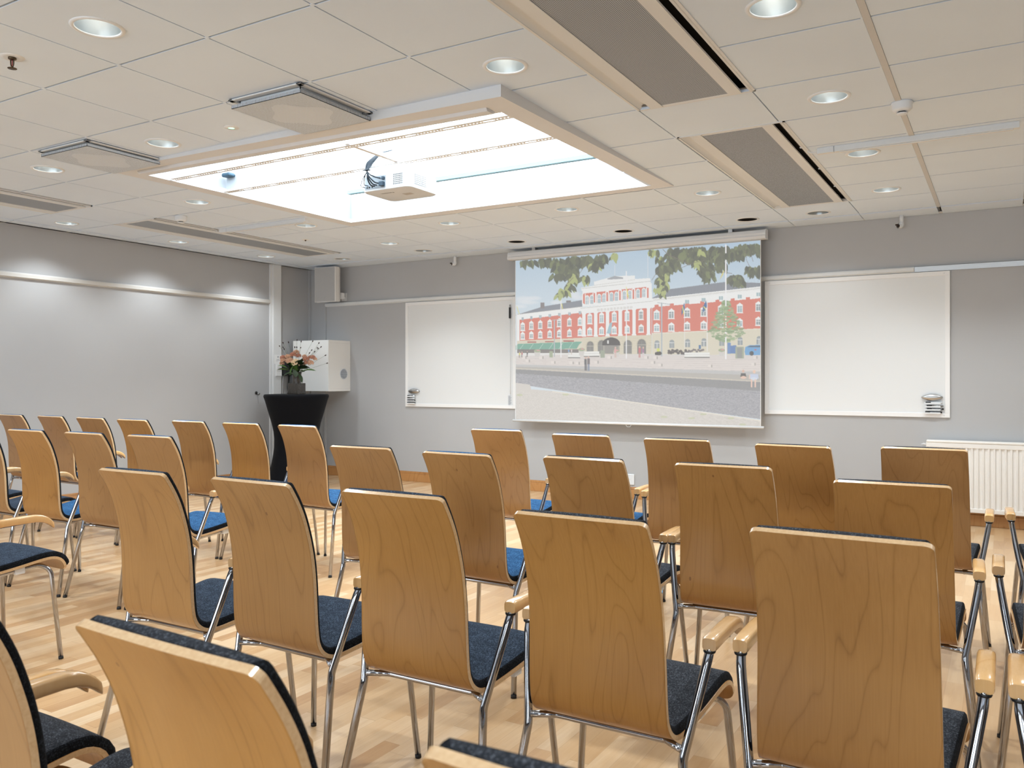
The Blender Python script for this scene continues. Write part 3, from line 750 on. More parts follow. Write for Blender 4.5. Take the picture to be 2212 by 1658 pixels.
root = thing('board_pointer', 'black-handled pointer hanging at the right side of the left whiteboard', 'pointer', (-4.785, YF-0.030, 2.05))
bm = bmesh.new(); box(bm, -0.010, 0.010, -0.010, 0.008, -0.125, 0.0, 0.004); obj('grip', bm, M_black, root)
bm = bmesh.new(); tube(bm, [(0.004, 0, -0.125), (0.006, 0, -0.98)], 0.0022, 6); obj('rod', bm, M_plastic, root, True)
bm = bmesh.new(); box(bm, -0.006, 0.008, -0.003, 0.009, 0.004, 0.030, 0.003); obj('hook', bm, M_chrome, root)
bm = bmesh.new(); M_faint = mat('faint_print', lin(176, 182, 190), 0.6)
for k in range(11): box(bm, -4.815, -4.785+0.008*(k % 3), YF-0.0215, YF-0.0205, 0.955+k*0.0095, 0.959+k*0.0095)
setp(obj('care_instructions', bm, M_faint), 'faint printed instructions at the lower right corner of left whiteboard', 'sticker')

# ------------------------------------------------------------------ projection screen with the projected street picture
SY = YF-0.155
root = thing('projection_screen', 'pull-down projection screen showing a red building by the water', 'screen', (-3.3, SY, 2.53))
def canvas():
    rnd = np.random.RandomState(5)
    S = 0.5; Wc, Hc = int(2117*S), int(1658*S)
    img = np.zeros((Hc, Wc, 3), np.float32)
    Y, X = np.mgrid[0:Hc, 0:Wc].astype(np.float32); X /= S; Y /= S
    def col(c): return np.array(c, np.float32)/255
    def poly(pts, c, a=1.0):
        xs = [p[0] for p in pts]; ys_ = [p[1] for p in pts]
        x0, x1, y0, y1 = [int(v) for v in (max(0, min(xs)*S-1), min(Wc, max(xs)*S+2), max(0, min(ys_)*S-1), min(Hc, max(ys_)*S+2))]
        if x1 <= x0 or y1 <= y0: return
        px, py = X[y0:y1, x0:x1], Y[y0:y1, x0:x1]; ins = np.zeros(px.shape, bool); n = len(pts)
        for i in range(n):
            ax, ay = pts[i]; bx, by = pts[(i+1) % n]
            if ay == by: continue
            cnd = ((ay > py) != (by > py)) & (px < (bx-ax)*(py-ay)/(by-ay)+ax); ins ^= cnd
        sub = img[y0:y1, x0:x1]; sub[ins] = sub[ins]*(1-a)+col(c)*a
    def rect(x0, y0, x1, y1, c, a=1.0): poly([(x0, y0), (x1, y0), (x1, y1), (x0, y1)], c, a)
    def ell(cx, cy, rx, ry, c, a=1.0, ang=0.0, point=False):
        n = 12; P = []
        for k in range(n):
            t = 2*PI*k/n; ex, ey = rx*math.cos(t), ry*math.sin(t)
            if point: ey *= abs(math.sin(t))**0.5
            P.append((cx+ex*math.cos(ang)-ey*math.sin(ang), cy+ex*math.sin(ang)+ey*math.cos(ang)))
        poly(P, c, a)
    def line(x0, y0, x1, y1, w_, c, a=1.0):
        dx, dy = x1-x0, y1-y0; l = math.hypot(dx, dy) or 1; nx, ny = -dy/l*w_/2, dx/l*w_/2
        poly([(x0+nx, y0+ny), (x1+nx, y1+ny), (x1-nx, y1-ny), (x0-nx, y0-ny)], c, a)
    # sky
    t = np.clip((Y-150)/600, 0, 1)[..., None]; img[:] = col((163, 188, 208))*(1-t)+col((196, 208, 216))*t
    for cx, cy, rx, ry in ((180, 585, 70, 26), (260, 578, 60, 18), (210, 610, 90, 18), (560, 548, 62, 30), (590, 575, 50, 20), (430, 610, 50, 18), (150, 640, 60, 16)):
        for s in (1.0, 0.75, 0.5): ell(cx, cy, rx*s, ry*s, (214, 218, 222), 0.35)
    RED, WH, BG, SL = (203, 112, 98), (226, 227, 226), (203, 194, 174), (122, 128, 138)
    # left wing
    poly([(122, 706), (325, 642), (628, 592), (628, 655), (135, 708)], SL)
    rect(310, 612, 340, 655, (120, 116, 118)); rect(505, 596, 542, 612, (120, 116, 118))
    poly([(128, 704), (628, 640), (628, 700), (150, 748), (128, 748)], WH)
    poly([(150, 742), (640, 686), (640, 882), (148, 903)], RED)
    poly([(128, 745), (150, 745), (150, 905), (128, 905)], WH)
    poly([(128, 903), (640, 878), (640, 1005), (128, 1005)], BG)
    line(128, 702, 628, 642, 3, (170, 168, 164))
    # right wing
    poly([(1160, 578), (1270, 512), (1730, 452), (1990, 462), (1990, 488), (1165, 582)], SL)
    for k in range(28): line(1290+k*25, 510-k*2.6, 1270+k*26, 568-k*2.6, 1.5, (108, 114, 124), 0.5)
    poly([(1160, 580), (1990, 488), (1990, 600), (1160, 668)], WH)
    line(1165, 592, 1990, 500, 4, (188, 184, 178)); line(1165, 600, 1990, 508, 2, (200, 200, 198))
    cr = [(1160, 655)]
    for k, xx in enumerate(range(1180, 1990, 58)):
        yy = 645-(xx-1180)*0.082
        cr += [(xx, yy), (xx, yy-16), (xx+29, yy-19), (xx+29, yy-3)] if k % 2 == 0 else [(xx, yy), (xx+29, yy-3)]
    poly(cr+[(1990, 572), (1990, 808), (1160, 846)], RED)
    poly([(1160, 845), (1990, 810), (1990, 1012), (1160, 1005)], (205, 198, 178))
    line(1160, 846, 1990, 811, 7, (216, 210, 196))
    def win(x, y, w_, h, ped=True):
        rect(x-w_/2-5, y-h/2-5, x+w_/2+5, y+h/2+7, WH)
        if ped: poly([(x-w_/2-9, y-h/2-4), (x-w_/4, y-h/2-16), (x, y-h/2-24), (x+w_/4, y-h/2-16), (x+w_/2+9, y-h/2-4)], WH)
        rect(x-w_/2-9, y+h/2+4, x+w_/2+9, y+h/2+9, WH)
        cc = [(120, 128, 132), (150, 172, 178), (132, 142, 146)][int(x) % 3]
        rect(x-w_/2+1, y-h/2+2, x+w_/2-1, y+h/2, cc); line(x, y-h/2, x, y+h/2, 3, WH); line(x-w_/2, y-h/6, x+w_/2, y-h/6, 3, WH)
    for x, a, b, c in ((173, 800, 870, 735), (239, 790, 865, 728), (308, 785, 860, 720), (380, 778, 856, 712), (452, 770, 852, 704), (530, 765, 848, 698), (610, 760, 842, 690)):
        win(x, a, 22, 40); win(x, b, 22, 32); rect(x-8, c-12, x+9, c+12, (150, 166, 174)); line(x, c-12, x, c+12, 1.5, WH)
    for x, a, b, c in ((1195, 712, 808, 0), (1307, 704, 804, 0), (1427, 695, 796, 605), (1553, 686, 790, 592), (1685, 672, 778, 578), (1828, 660, 772, 565), (1970, 648, 760, 550)):
        win(x, a, 36, 50); win(x, b, 36, 40)
        if c: rect(x-15, c-14, x+15, c+14, (152, 176, 182)); line(x, c-14, x, c+14, 2, WH)
    for x, h in ((1197, 900), (1310, 896), (1430, 890), (1555, 884), (1690, 880), (1830, 874), (1975, 868)):
        rect(x-19, h+16, x+19, h+62, (138, 146, 150)); ell(x, h+16, 19, 18, (138, 146, 150)); line(x-19, h+22, x+19, h+22, 4, WH); line(x, h+22, x, h+62, 2.5, WH)
    # centre block
    poly([(718, 452), (870, 410), (1030, 405), (1030, 432), (1145, 424), (1150, 470), (622, 522), (618, 498), (718, 482)], WH)
    poly([(820, 428), (872, 408), (940, 420), (940, 430), (820, 436)], (150, 154, 160)); line(620, 505, 1148, 448, 4, (184, 184, 180)); line(718, 480, 1030, 436, 3, (190, 190, 186))
    poly([(628, 512), (1156, 462), (1160, 602), (630, 642)], WH)
    for a, b in ((640, 716), (738, 812), (829, 908), (928, 1010), (1030, 1118)):
        f = (lambda x: 542-(x-640)*0.105); poly([(a, f(a)), (b, f(b)), (b, f(b)+74), (a, f(a)+82)], RED)
    for a in (640, 720, 818, 916, 1018, 1128): rect(a-6, 548-(a-640)*0.1, a+6, 618-(a-640)*0.09, RED); rect(a-14, 545-(a-640)*0.1, a-7, 622-(a-640)*0.09, WH); rect(a+7, 545-(a-640)*0.1, a+14, 622-(a-640)*0.09, WH)
    for x, y in ((665, 594), (700, 589), (756, 583), (793, 578), (850, 570), (888, 565), (948, 556), (990, 552), (1052, 544), (1097, 538)):
        ell(x, y-20, 16, 19, WH); rect(x-16, y-20, x+16, y+36, WH); ell(x, y-18, 11, 13, (158, 176, 184)); rect(x-11, y-18, x+11, y+32, (158, 176, 184)); line(x, y-30, x, y+32, 2.5, WH); line(x-11, y-2, x+11, y-2, 2.5, WH)
    poly([(612, 648), (1168, 592), (1168, 648), (632, 694), (612, 660)], WH); line(614, 655, 1166, 600, 4, (186, 186, 182))
    for k in range(11):
        x = 742+k*25; y = 660-(x-742)*0.085; rect(x, y, x+17, y+16, (170, 165, 158), 0.55)
        rect(x+4, y+4, x+13, y+12, WH, 0.7)
    poly([(638, 696), (1156, 650), (1156, 858), (632, 876)], RED)
    for a in (640, 730, 820, 917, 1022, 1132):
        y0 = 690-(a-640)*0.088; rect(a-13, y0, a+14, 868-(a-640)*0.02, WH); rect(a-17, y0-4, a+18, y0+10, WH); rect(a-17, 858-(a-640)*0.02, a+18, 872-(a-640)*0.02, WH)
    for x, y, z in ((685, 740, 838), (775, 733, 832), (871, 726, 826), (970, 717, 820), (1076, 708, 814)): win(x, y, 26, 56); win(x, z, 28, 36)
    poly([(632, 875), (1158, 857), (1158, 1005), (632, 1005)], (201, 193, 172))
    for k in range(6): line(632, 895+k*18, 1158, 878+k*20, 1.2, (176, 168, 148), 0.6)
    for x, y, r in ((688, 935, 26), (775, 930, 30), (975, 930, 31), (1080, 925, 33)):
        ell(x, y, r+8, r+8, (190, 182, 160)); ell(x, y, r, r+3, (112, 112, 110)); rect(x-r, y, x+r, 1002, (116, 116, 114)); line(x-r, y+8, x+r, y+8, 3, (176, 172, 160)); line(x, y-20, x, 1000, 2, (160, 160, 155))
    rect(795, 935, 905, 1002, (130, 128, 124)); poly([(780, 938)]+[(848-68*math.cos(PI*q/14), 925-48*math.sin(PI*q/14)) for q in range(15)]+[(918, 938)], (62, 62, 66)); rect(786, 938, 800, 1000, (150, 146, 138)); rect(900, 938, 912, 1000, (150, 146, 138)); rect(818, 900, 830, 925, (210, 210, 208))
    # awnings, terrace
    poly([(122, 938), (140, 926), (628, 908), (604, 930), (585, 962), (122, 972)], (102, 156, 138))
    for k in range(7): line(180+k*75, 928-k*2.6, 148+k*75, 972-k*1.5, 3, (188, 206, 196))
    rect(125, 968, 600, 1003, (110, 106, 104)); rect(125, 996, 630, 1020, (214, 213, 210))
    for a, b in ((210, 278), (343, 412), (484, 566)): rect(a, 908-(a-210)*0.03, b, 917-(a-210)*0.03, (158, 86, 80))
    # plaza and quay
    poly([(122, 1018), (640, 1004), (1990, 1012), (1990, 1218), (122, 1110)], (203, 196, 192))
    poly([(122, 1040), (1990, 1048), (1990, 1140), (122, 1086)], (207, 199, 194))
    for k in range(6): line(122, 1038+k*9, 1990, 1048+k*17, 2.5, (178, 168, 166), 0.6)
    poly([(122, 1082), (1990, 1138), (1990, 1172), (122, 1100)], (176, 176, 176)); poly([(122, 1098), (1990, 1166), (1990, 1210), (122, 1116)], (166, 162, 156)); line(122, 1114, 1990, 1212, 9, (190, 182, 168))
    # water
    poly([(122, 1118), (1990, 1216), (1990, 1500), (1100, 1380), (122, 1230)], (146, 146, 152))
    nz = rnd.rand(Hc, Wc).astype(np.float32); nz = (nz+np.roll(nz, 1, 1)+np.roll(nz, 2, 1)+np.roll(nz, 3, 1)+np.roll(nz, -1, 1))/5
    wmask = (Y > 1120+(X-122)*0.052) & (Y < 1232+(X-122)*0.145) & (X > 120) & (X < 1995)
    img[wmask] += ((nz-0.5)*0.34)[wmask][:, None]*np.array([1.0, 0.92, 0.9], np.float32)
    poly([(122, 1120), (1990, 1218), (1990, 1286), (900, 1205), (122, 1150)], (122, 123, 124), 0.82)
    # near shore cobbles
    poly([(122, 1222), (228, 1236), (238, 1272), (395, 1284), (560, 1305), (1110, 1385), (1500, 1440), (1990, 1512), (1990, 1600), (122, 1560)], (196, 190, 183))
    line(400, 1288, 1110, 1384, 9, (212, 205, 192)); line(1110, 1384, 1990, 1512, 10, (212, 205, 192))
    cm = (Y > 1290+(np.maximum(X, 395)-395)*0.139) & (X < 1995)
    pat = 0.5+0.5*np.sin((np.hypot(X-200, Y-1900))*0.42)*np.sin(X*0.30+np.sin(Y*0.1)*2)
    img[cm] += ((pat-0.5)*0.035+(nz-0.5)*0.14)[cm][:, None]
    for x, y in ((500, 1312), (1250, 1482), (1550, 1462), (1460, 1492), (1850, 1540), (1760, 1492), (150, 1315)): ell(x, y, 26, 8, (176, 182, 140), 0.7)
    # lamp and flag poles
    for x, y0, y1, w_, c in ((465, 540, 1030, 7, (222, 222, 224)), (415, 745, 1025, 7, (165, 172, 176)), (963, 372, 1040, 9, (226, 226, 228)), (1233, 612, 1022, 10, (160, 170, 178)),
                           (1722, 170, 1044, 11, (230, 230, 232)), (875, 325, 408, 4, (216, 218, 220)), (1128, 240, 418, 4, (216, 218, 220)), (1407, 620, 965, 5, (220, 220, 222)), (1580, 590, 985, 5, (220, 220, 222)), (128, 700, 1000, 5, (214, 214, 214))):
        line(x, y0, x, y1, w_, c)
    line(395, 745, 455, 740, 4, (165, 172, 176)); line(1200, 612, 1300, 625, 5, (165, 172, 176))
    poly([(1385, 660), (1405, 612), (1410, 660), (1382, 712)], (60, 100, 150)); line(1392, 640, 1402, 700, 7, (214, 206, 90))
    poly([(1545, 645), (1572, 595), (1578, 640), (1548, 688)], (60, 100, 150)); line(1552, 640, 1568, 660, 7, (214, 206, 90))
    poly([(960, 480), (972, 520), (984, 585), (970, 560)], (216, 206, 96)); poly([(1712, 300), (1720, 340), (1700, 400), (1674, 440), (1700, 370)], (208, 196, 110)); line(470, 620, 478, 660, 6, (214, 206, 110)); line(128, 640, 148, 700, 5, (214, 206, 110))
    poly([(838, 765), (856, 762), (845, 850), (812, 845)], (142, 178, 190))
    # street tree
    for k in range(420):
        h = rnd.rand(); y = 600+h*310; wd_ = 16+130*min(1, h*1.25) if h < 0.8 else 150-120*(h-0.8)/0.2
        x = 1722+rnd.uniform(-1, 1)*wd_; s = rnd.uniform(5, 13)
        ell(x, y, s*1.5, s*0.6, [(132, 156, 118), (152, 172, 132), (116, 140, 104)][k % 3], 0.75)
    line(1722, 880, 1722, 1044, 11, (230, 230, 232)); line(1722, 170, 1722, 640, 11, (230, 230, 232))
    # street furniture, vehicles and people
    poly([(1865, 985), (1870, 950), (1905, 935), (1990, 933), (1990, 1012), (1870, 1010)], (92, 150, 198)); ell(1918, 998, 16, 18, (60, 66, 72)); poly([(1880, 952), (1908, 940), (1990, 938), (1990, 952)], (66, 84, 104)); rect(1940, 968, 1955, 976, (190, 80, 80))
    rect(1733, 918, 1760, 1002, (92, 128, 178)); poly([(1755, 940), (1800, 936), (1815, 985), (1800, 1000), (1755, 1000)], (84, 118, 170))
    rect(1795, 948, 1860, 1038, (150, 158, 138)); rect(1808, 955, 1848, 1034, (132, 136, 134)); rect(765, 975, 800, 1032, (140, 150, 132)); rect(378, 982, 403, 1030, (146, 158, 132))
    for k in range(22):
        x = 1290+(k % 11)*14+rnd.uniform(-5, 5); ell(x, 985+rnd.uniform(-12, 20), 11, 9, (70, 66, 70), 0.9)
    for k in range(10): ell(1440+k*12, 978+rnd.uniform(-8, 8), 10, 8, (88, 82, 88), 0.8)
    ell(1210, 998, 24, 16, (64, 64, 66)); ell(1192, 1000, 12, 12, (58, 58, 60)); ell(1206, 972, 12, 14, (196, 204, 92)); rect(1516, 936, 1532, 966, (66, 104, 150))
    for a, b, y in ((1405, 1600, 1000), (640, 758, 992), (520, 612, 1002)): rect(a, y-8, b, y+26, (222, 222, 218)); rect(a, y+26, b, y+34, (112, 110, 108)); line(a, y+8, b, y+8, 2, (178, 176, 172))
    for x, y in ((622, 975), (888, 985), (285, 985), (1690, 980)):
        poly([(x-24, y), (x+24, y), (x+16, y+40), (x-16, y+40)], (196, 192, 188)); ell(x, y-6, 26, 13, (150, 160, 130)); ell(x+6, y-10, 12, 5, (206, 140, 150))
    for x, y in ((1100, 1020), (1170, 1022), (300, 1022), (170, 1020), (820, 1020), (1930, 1020), (1150, 1058), (1205, 1078), (530, 1062), (575, 1064), (720, 1056), (1585, 1086), (1915, 1072), (195, 1046), (390, 1058)):
        rect(x, y, x+34, y+20, (214, 206, 200)); rect(x+24, y, x+34, y+20, (160, 154, 150))
    def person(x, y, h, top, bot, w_=12):
        ell(x, y, w_*0.42, w_*0.5, (196, 164, 150)); rect(x-w_/2, y+w_*0.45, x+w_/2, y+h*0.52, top); rect(x-w_*0.4, y+h*0.5, x-1, y+h, bot); rect(x+1, y+h*0.5, x+w_*0.4, y+h, bot)
    person(653, 1032, 98, (82, 84, 88), (70, 72, 80), 18); person(675, 1028, 104, (98, 92, 96), (112, 124, 146), 20)
    person(1064, 950, 82, (186, 96, 104), (184, 120, 116), 17); person(1092, 955, 76, (150, 110, 140), (206, 190, 190), 16); person(880, 955, 76, (206, 150, 150), (196, 168, 160), 16)
    person(525, 965, 42, (110, 150, 200), (190, 190, 200), 10); person(546, 966, 42, (200, 190, 190), (190, 170, 160), 10); person(150, 990, 42, (206, 196, 80), (120, 100, 90), 10); person(168, 988, 42, (170, 90, 90), (100, 90, 90), 10); person(208, 985, 40, (80, 80, 84), (90, 80, 80), 10)
    ell(1854, 1134, 10, 12, (206, 168, 150)); poly([(1836, 1150), (1872, 1148), (1878, 1180), (1832, 1180)], (72, 72, 74)); ell(1856, 1182, 24, 11, (214, 180, 162)); 
    ell(1938, 1138, 11, 14, (220, 182, 160)); poly([(1908, 1158), (1968, 1156), (1972, 1192), (1905, 1192)], (182, 192, 214)); ell(1936, 1192, 26, 12, (196, 206, 220)); line(1918, 1196, 1918, 1258, 10, (220, 182, 166)); line(1946, 1196, 1946, 1258, 10, (220, 182, 166)); line(1904, 1160, 1900, 1195, 8, (218, 184, 168))
    # overhanging foliage
    def leaf(x, y, l_, ang, c):
        P = []; n = 8
        for k in range(n+1): t = k/n; wv = math.sin(PI*t**0.8)*l_*0.22; P.append((t*l_, wv))
        for k in range(n-1, 0, -1): t = k/n; wv = math.sin(PI*t**0.8)*l_*0.22; P.append((t*l_, -wv))
        ca, sa = math.cos(ang), math.sin(ang); poly([(x+a*ca-b*sa, y+a*sa+b*ca) for a, b in P], c, 0.96)
    LC = [(84, 90, 78), (96, 104, 84), (76, 82, 76), (112, 122, 90), (88, 94, 82)]
    def clump(cx, cy, rx, ry, n, ls=62, bright=0):
        ls *= 1.08
        for k in range(int(n*1.5)):
            x = cx+rnd.uniform(-rx, rx); y = cy+rnd.uniform(-ry, ry)
            c = LC[rnd.randint(0, 5)] if not bright or rnd.rand() > bright else (160, 170, 112)
            leaf(x, y, ls*rnd.uniform(0.7, 1.2), rnd.uniform(0.9, 2.3), c)
    for a in ((180, 290, 28, 6, 5), (238, 288, 25, 8, 5), (350, 280, 50, 15, 14), (480, 290, 70, 26, 34), (600, 275, 80, 25, 34), (720, 270, 70, 25, 30), (790, 255, 25, 20, 8), (450, 330, 40, 30, 14), (550, 360, 40, 40, 22), (425, 395, 36, 8, 7), (465, 395, 12, 4, 3)):
        clump(*a)
    clump(560, 420, 28, 30, 12, 56, 0.3); clump(530, 470, 28, 20, 12, 52, 0.4); clump(490, 510, 26, 16, 10, 50, 0.4); clump(455, 545, 20, 12, 7, 46, 0.6); clump(650, 410, 20, 10, 6, 60, 0.6); clump(720, 320, 22, 12, 6, 60, 0.3); clump(870, 245, 18, 18, 8, 50, 0.7); clump(745, 300, 18, 12, 6, 60)
    for a in ((1140, 215, 22, 12, 6, 52, 0.4), (1190, 215, 20, 10, 5, 46, 0.4), (1220, 270, 26, 14, 8, 48, 0.2), (1340, 220, 60, 30, 34), (1450, 230, 80, 40, 50), (1560, 225, 80, 45, 52), (1680, 220, 70, 40, 44), (1790, 205, 70, 35, 40), (1900, 185, 70, 26, 34), (1960, 180, 24, 16, 8), (1320, 300, 50, 40, 30), (1270, 340, 40, 40, 26), (1560, 330, 45, 40, 26), (1680, 300, 30, 40, 16), (1250, 400, 40, 30, 20, 60, 0.3), (1215, 350, 14, 20, 6), (1240, 470, 30, 30, 16, 56, 0.6), (1190, 500, 16, 16, 6, 46, 0.7), (1245, 530, 20, 12, 6, 46, 0.6), (1600, 390, 30, 20, 12), (1790, 410, 50, 16, 16), (1830, 440, 24, 10, 8), (1905, 345, 44, 14, 14), (1950, 350, 30, 24, 10), (1490, 300, 16, 20, 6, 50, 0.6), (1530, 215, 12, 16, 4, 50, 0.8)):
        clump(*a)
    BR = (112, 104, 100)
    line(1240, 205, 1300, 262, 4, BR); line(1290, 250, 1450, 320, 4, BR); line(1350, 362, 1460, 312, 3, BR); line(1460, 312, 1560, 290, 3, BR); line(1870, 215, 1880, 290, 3, BR); line(1880, 290, 1902, 335, 3, BR); line(1905, 215, 1930, 300, 3, BR); line(1205, 365, 1158, 440, 3, BR); line(1690, 380, 1770, 390, 3, BR); line(640, 340, 600, 400, 3, BR); line(500, 480, 560, 420, 3, BR)
    line(1722, 170, 1722, 235, 11, (228, 228, 230)); line(1722, 285, 1722, 640, 11, (228, 228, 230))
    img += (rnd.rand(Hc, Wc, 1).astype(np.float32)-0.5)*0.018
    # pale veil of room light on the screen
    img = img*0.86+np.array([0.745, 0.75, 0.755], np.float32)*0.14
    return np.clip(img, 0, 1)
IMG = canvas()
SX0, SX1, SZ1, SZ0 = -4.637, -1.970, 2.545, 0.800
nx, nz_ = 620, 410
ux = np.linspace(0, 1, nx); uz = np.linspace(0, 1, nz_)
GXm, GZm = np.meshgrid(SX0+(SX1-SX0)*ux, SZ1+(SZ0-SZ1)*uz)
# slight inward curl of the cloth towards its lower corners
curl = 0.012*np.clip((uz[:, None]-0.75)/0.25, 0, 1)**2*(1-2*ux[None, :])
GXr = GXm+curl*np.where(np.abs(1-2*ux)[None, :] > 0.9, 1, 0)*0
co = np.stack([GXm+3.3, np.zeros_like(GXm), GZm-2.53], -1).reshape(-1, 3)
# texture lookup: constants of the flat picture on the cloth (cloth plane -> picture plane)
sY, cY = math.sin(YAW), math.cos(YAW)
dd = -sY*GXm+cY*SY; rr_ = cY*GXm+sY*SY
pu = ((1106+1792.8*rr_/dd)-1080)/0.28342; pv = ((817.4-1792.8*(GZm-CAMZ)/dd)-480)/0.28342
iu = np.clip(pu*0.5, 0, IMG.shape[1]-1.001); iv = np.clip(pv*0.5, 0, IMG.shape[0]-1.001)
i0, j0 = iu.astype(int), iv.astype(int); fu, fv = (iu-i0)[..., None], (iv-j0)[..., None]
cl = (IMG[j0, i0]*(1-fu)*(1-fv)+IMG[j0, i0+1]*fu*(1-fv)+IMG[j0+1, i0]*(1-fu)*fv+IMG[j0+1, i0+1]*fu*fv)
cl = np.where(cl <= 0.04045, cl/12.92, ((cl+0.055)/1.055)**2.4)
idx = np.arange(nx*nz_).reshape(nz_, nx)
faces = np.stack([idx[:-1, :-1], idx[1:, :-1], idx[1:, 1:], idx[:-1, 1:]], -1).reshape(-1, 4)
me = bpy.data.meshes.new('projected_picture')
me.vertices.add(len(co)); me.vertices.foreach_set('co', co.astype(np.float32).ravel())
me.loops.add(faces.size); me.loops.foreach_set('vertex_index', faces.ravel().astype(np.int32))
me.polygons.add(len(faces)); me.polygons.foreach_set('loop_start', np.arange(0, faces.size, 4, dtype=np.int32))
me.update(); ca = me.color_attributes.new('picture', 'FLOAT_COLOR', 'POINT')
ca.data.foreach_set('color', np.concatenate([cl.reshape(-1, 3), np.ones((len(co), 1))], 1).astype(np.float32).ravel())
M_pic = mat('projected_picture', (0.12, 0.12, 0.12, 1), 0.9); k = NB(M_pic)
at = k.new('ShaderNodeAttribute', attribute_name='picture'); k.link(at.outputs['Color'], k.b.inputs['Emission Color']); k.b.inputs['Emission Strength'].default_value = 0.80
me.materials.append(M_pic)
o = bpy.data.objects.new('projected_picture', me); C.objects.link(o); o.parent = root
M_cloth = mat('screen_cloth', lin(225, 225, 224), 0.8)
obj('cloth_border', (lambda bm: (box(bm, SX0+3.3-0.006, SX0+3.3, -0.001, 0.001, SZ0-2.53-0.02, 0.02), box(bm, SX1+3.3, SX1+3.3+0.006, -0.001, 0.001, SZ0-2.53-0.02, 0.02), box(bm, SX0+3.3, SX1+3.3, 0.0015, 0.003, SZ0-2.53-0.02, 0.02), bm)[-1])(bmesh.new()), M_cloth, root)
bm = bmesh.new(); pr = [(-0.052, 0.0), (-0.058, 0.022), (-0.050, 0.034), (-0.052, 0.050), (-0.040, 0.078), (-0.015, 0.088), (0.050, 0.088), (0.052, 0.0), (0.01, -0.004)]
A_ = [bm.verts.new((-4.704+3.3, d, z+0.026)) for d, z in pr]; B_ = [bm.verts.new((-1.918+3.3, d, z+0.026)) for d, z in pr]
for i in range(len(pr)): bm.faces.new((A_[i], A_[(i+1) % len(pr)], B_[(i+1) % len(pr)], B_[i]))
bm.faces.new(A_); bm.faces.new(B_[::-1]); obj('housing', bm, M_beige, root)
bm = bmesh.new()
for x in (-4.704, -1.918):
    s = 1 if x < -3 else -1; vs = [[bm.verts.new((x+3.3+e*s*-1*0.006+0, d*1.07, (z+0.026-0.044)*1.05+0.044)) for d, z in pr] for e in (0, 1)]
    for i in range(len(pr)): bm.faces.new((vs[0][i], vs[0][(i+1) % len(pr)], vs[1][(i+1) % len(pr)], vs[1][i]))
    bm.faces.new(vs[0]); bm.faces.new(vs[1])
obj('end_cap', bm, M_plastic, root)
bm = bmesh.new(); tube(bm, [(-4.672+3.3, 0.002, SZ0-2.53-0.013), (-1.938+3.3, 0.002, SZ0-2.53-0.013)], 0.013, 12); obj('bottom_bar', bm, M_plastic, root, True)
bm = bmesh.new(); tube(bm, fillet([(-0.03, 0, SZ0-2.53-0.024), (-0.018, 0, SZ0-2.53-0.046), (0.018, 0, SZ0-2.53-0.046), (0.03, 0, SZ0-2.53-0.024)], 0.012, 4), 0.0025, 6); obj('pull_handle', bm, M_plastic, root, True)
for x in (-1.1, 1.05): obj('bracket', B(x-0.02, x+0.02, -0.02, 0.05, 0.112, 0.146), M_alu, root)

# ------------------------------------------------------------------ loudspeaker, wall cabinet
root = thing('loudspeaker', 'white loudspeaker mounted high in the left front corner', 'loudspeaker', (-7.33, 7.76, 2.21), math.radians(4))
bm = bmesh.new(); W_, H_ = 0.162, 0.435
lay = []
for d, s in ((0.0, 1.0), (0.006, 1.03), (0.07, 1.03), (0.13, 0.86), (0.17, 0.62)):
    lay.append([bm.verts.new((x, d, H_/2+z*(1.0 if d < 0.1 else 0.94))) for x, z in ((-W_*s, -H_/2), (W_*s, -H_/2), (W_*s, H_/2), (-W_*s, H_/2))])
for a, b in zip(lay, lay[1:]):
    for i in range(4): bm.faces.new((a[i], a[(i+1) % 4], b[(i+1) % 4], b[i]))
bm.faces.new(lay[0]); bm.faces.new(lay[-1]); obj('cabinet', bm, M_steelw, root)
obj('grille', B(-W_+0.006, W_-0.006, -0.004, -0.0005, 0.006, H_-0.006, 0.004), perforated('speaker_grille', lin(196, 196, 196), lin(128, 128, 128), 0.004, 0.3, 'XZ', 0.5), root)
bm = bmesh.new(); lathe(bm, [(0.009, -0.0052), (0.012, -0.0058), (0.013, -0.004)], 20, (0, 0, 0.055), 'Y'); obj('badge', bm, M_alu, root, True)
bm = bmesh.new(); box(bm, 0.06, 0.10, 0.16, 0.288, 0.06, 0.075); box(bm, 0.04, 0.12, 0.282, 0.288, 0.03, 0.13); box(bm, 0.12, 0.15, 0.14, 0.20, 0.045, 0.12); obj('wall_bracket', bm, M_plastic, root)
root = thing('wall_cabinet', 'white wall cabinet with a round vent, behind the flowers', 'cabinet', (-7.473, 7.856, 1.089))
obj('body', B(-0.301, 0.301, -0.183, 0.198, 0, 0.636, 0.002), M_white, root)
obj('door', B(-0.301, 0.301, -0.2, -0.185, 0.001, 0.635, 0.002), M_white, root)
bm = bmesh.new()
for z in (0.03, 0.600): box(bm, 0.3005, 0.3013, -0.17, 0.19, z, z+0.0015)
obj('seam_lines', bm, M_grid, root)
bm = bmesh.new(); lathe(bm, [(0.0, 0.0), (0.062, 0.0), (0.070, 0.004), (0.074, 0.0)], 30, (0.3015, 0.075, 0.215), 'X'); obj('vent_ring', bm, M_plastic, root, True)
bm = bmesh.new()
for k in range(9):
    z = -0.052+k*0.013; hw = math.sqrt(max(0, 0.058**2-z*z)); box(bm, 0.302, 0.307, 0.075-hw, 0.075+hw, 0.215+z-0.003, 0.215+z+0.004)
obj('vent_slats', bm, mat('vent_grey', lin(150, 158, 172), 0.5), root)

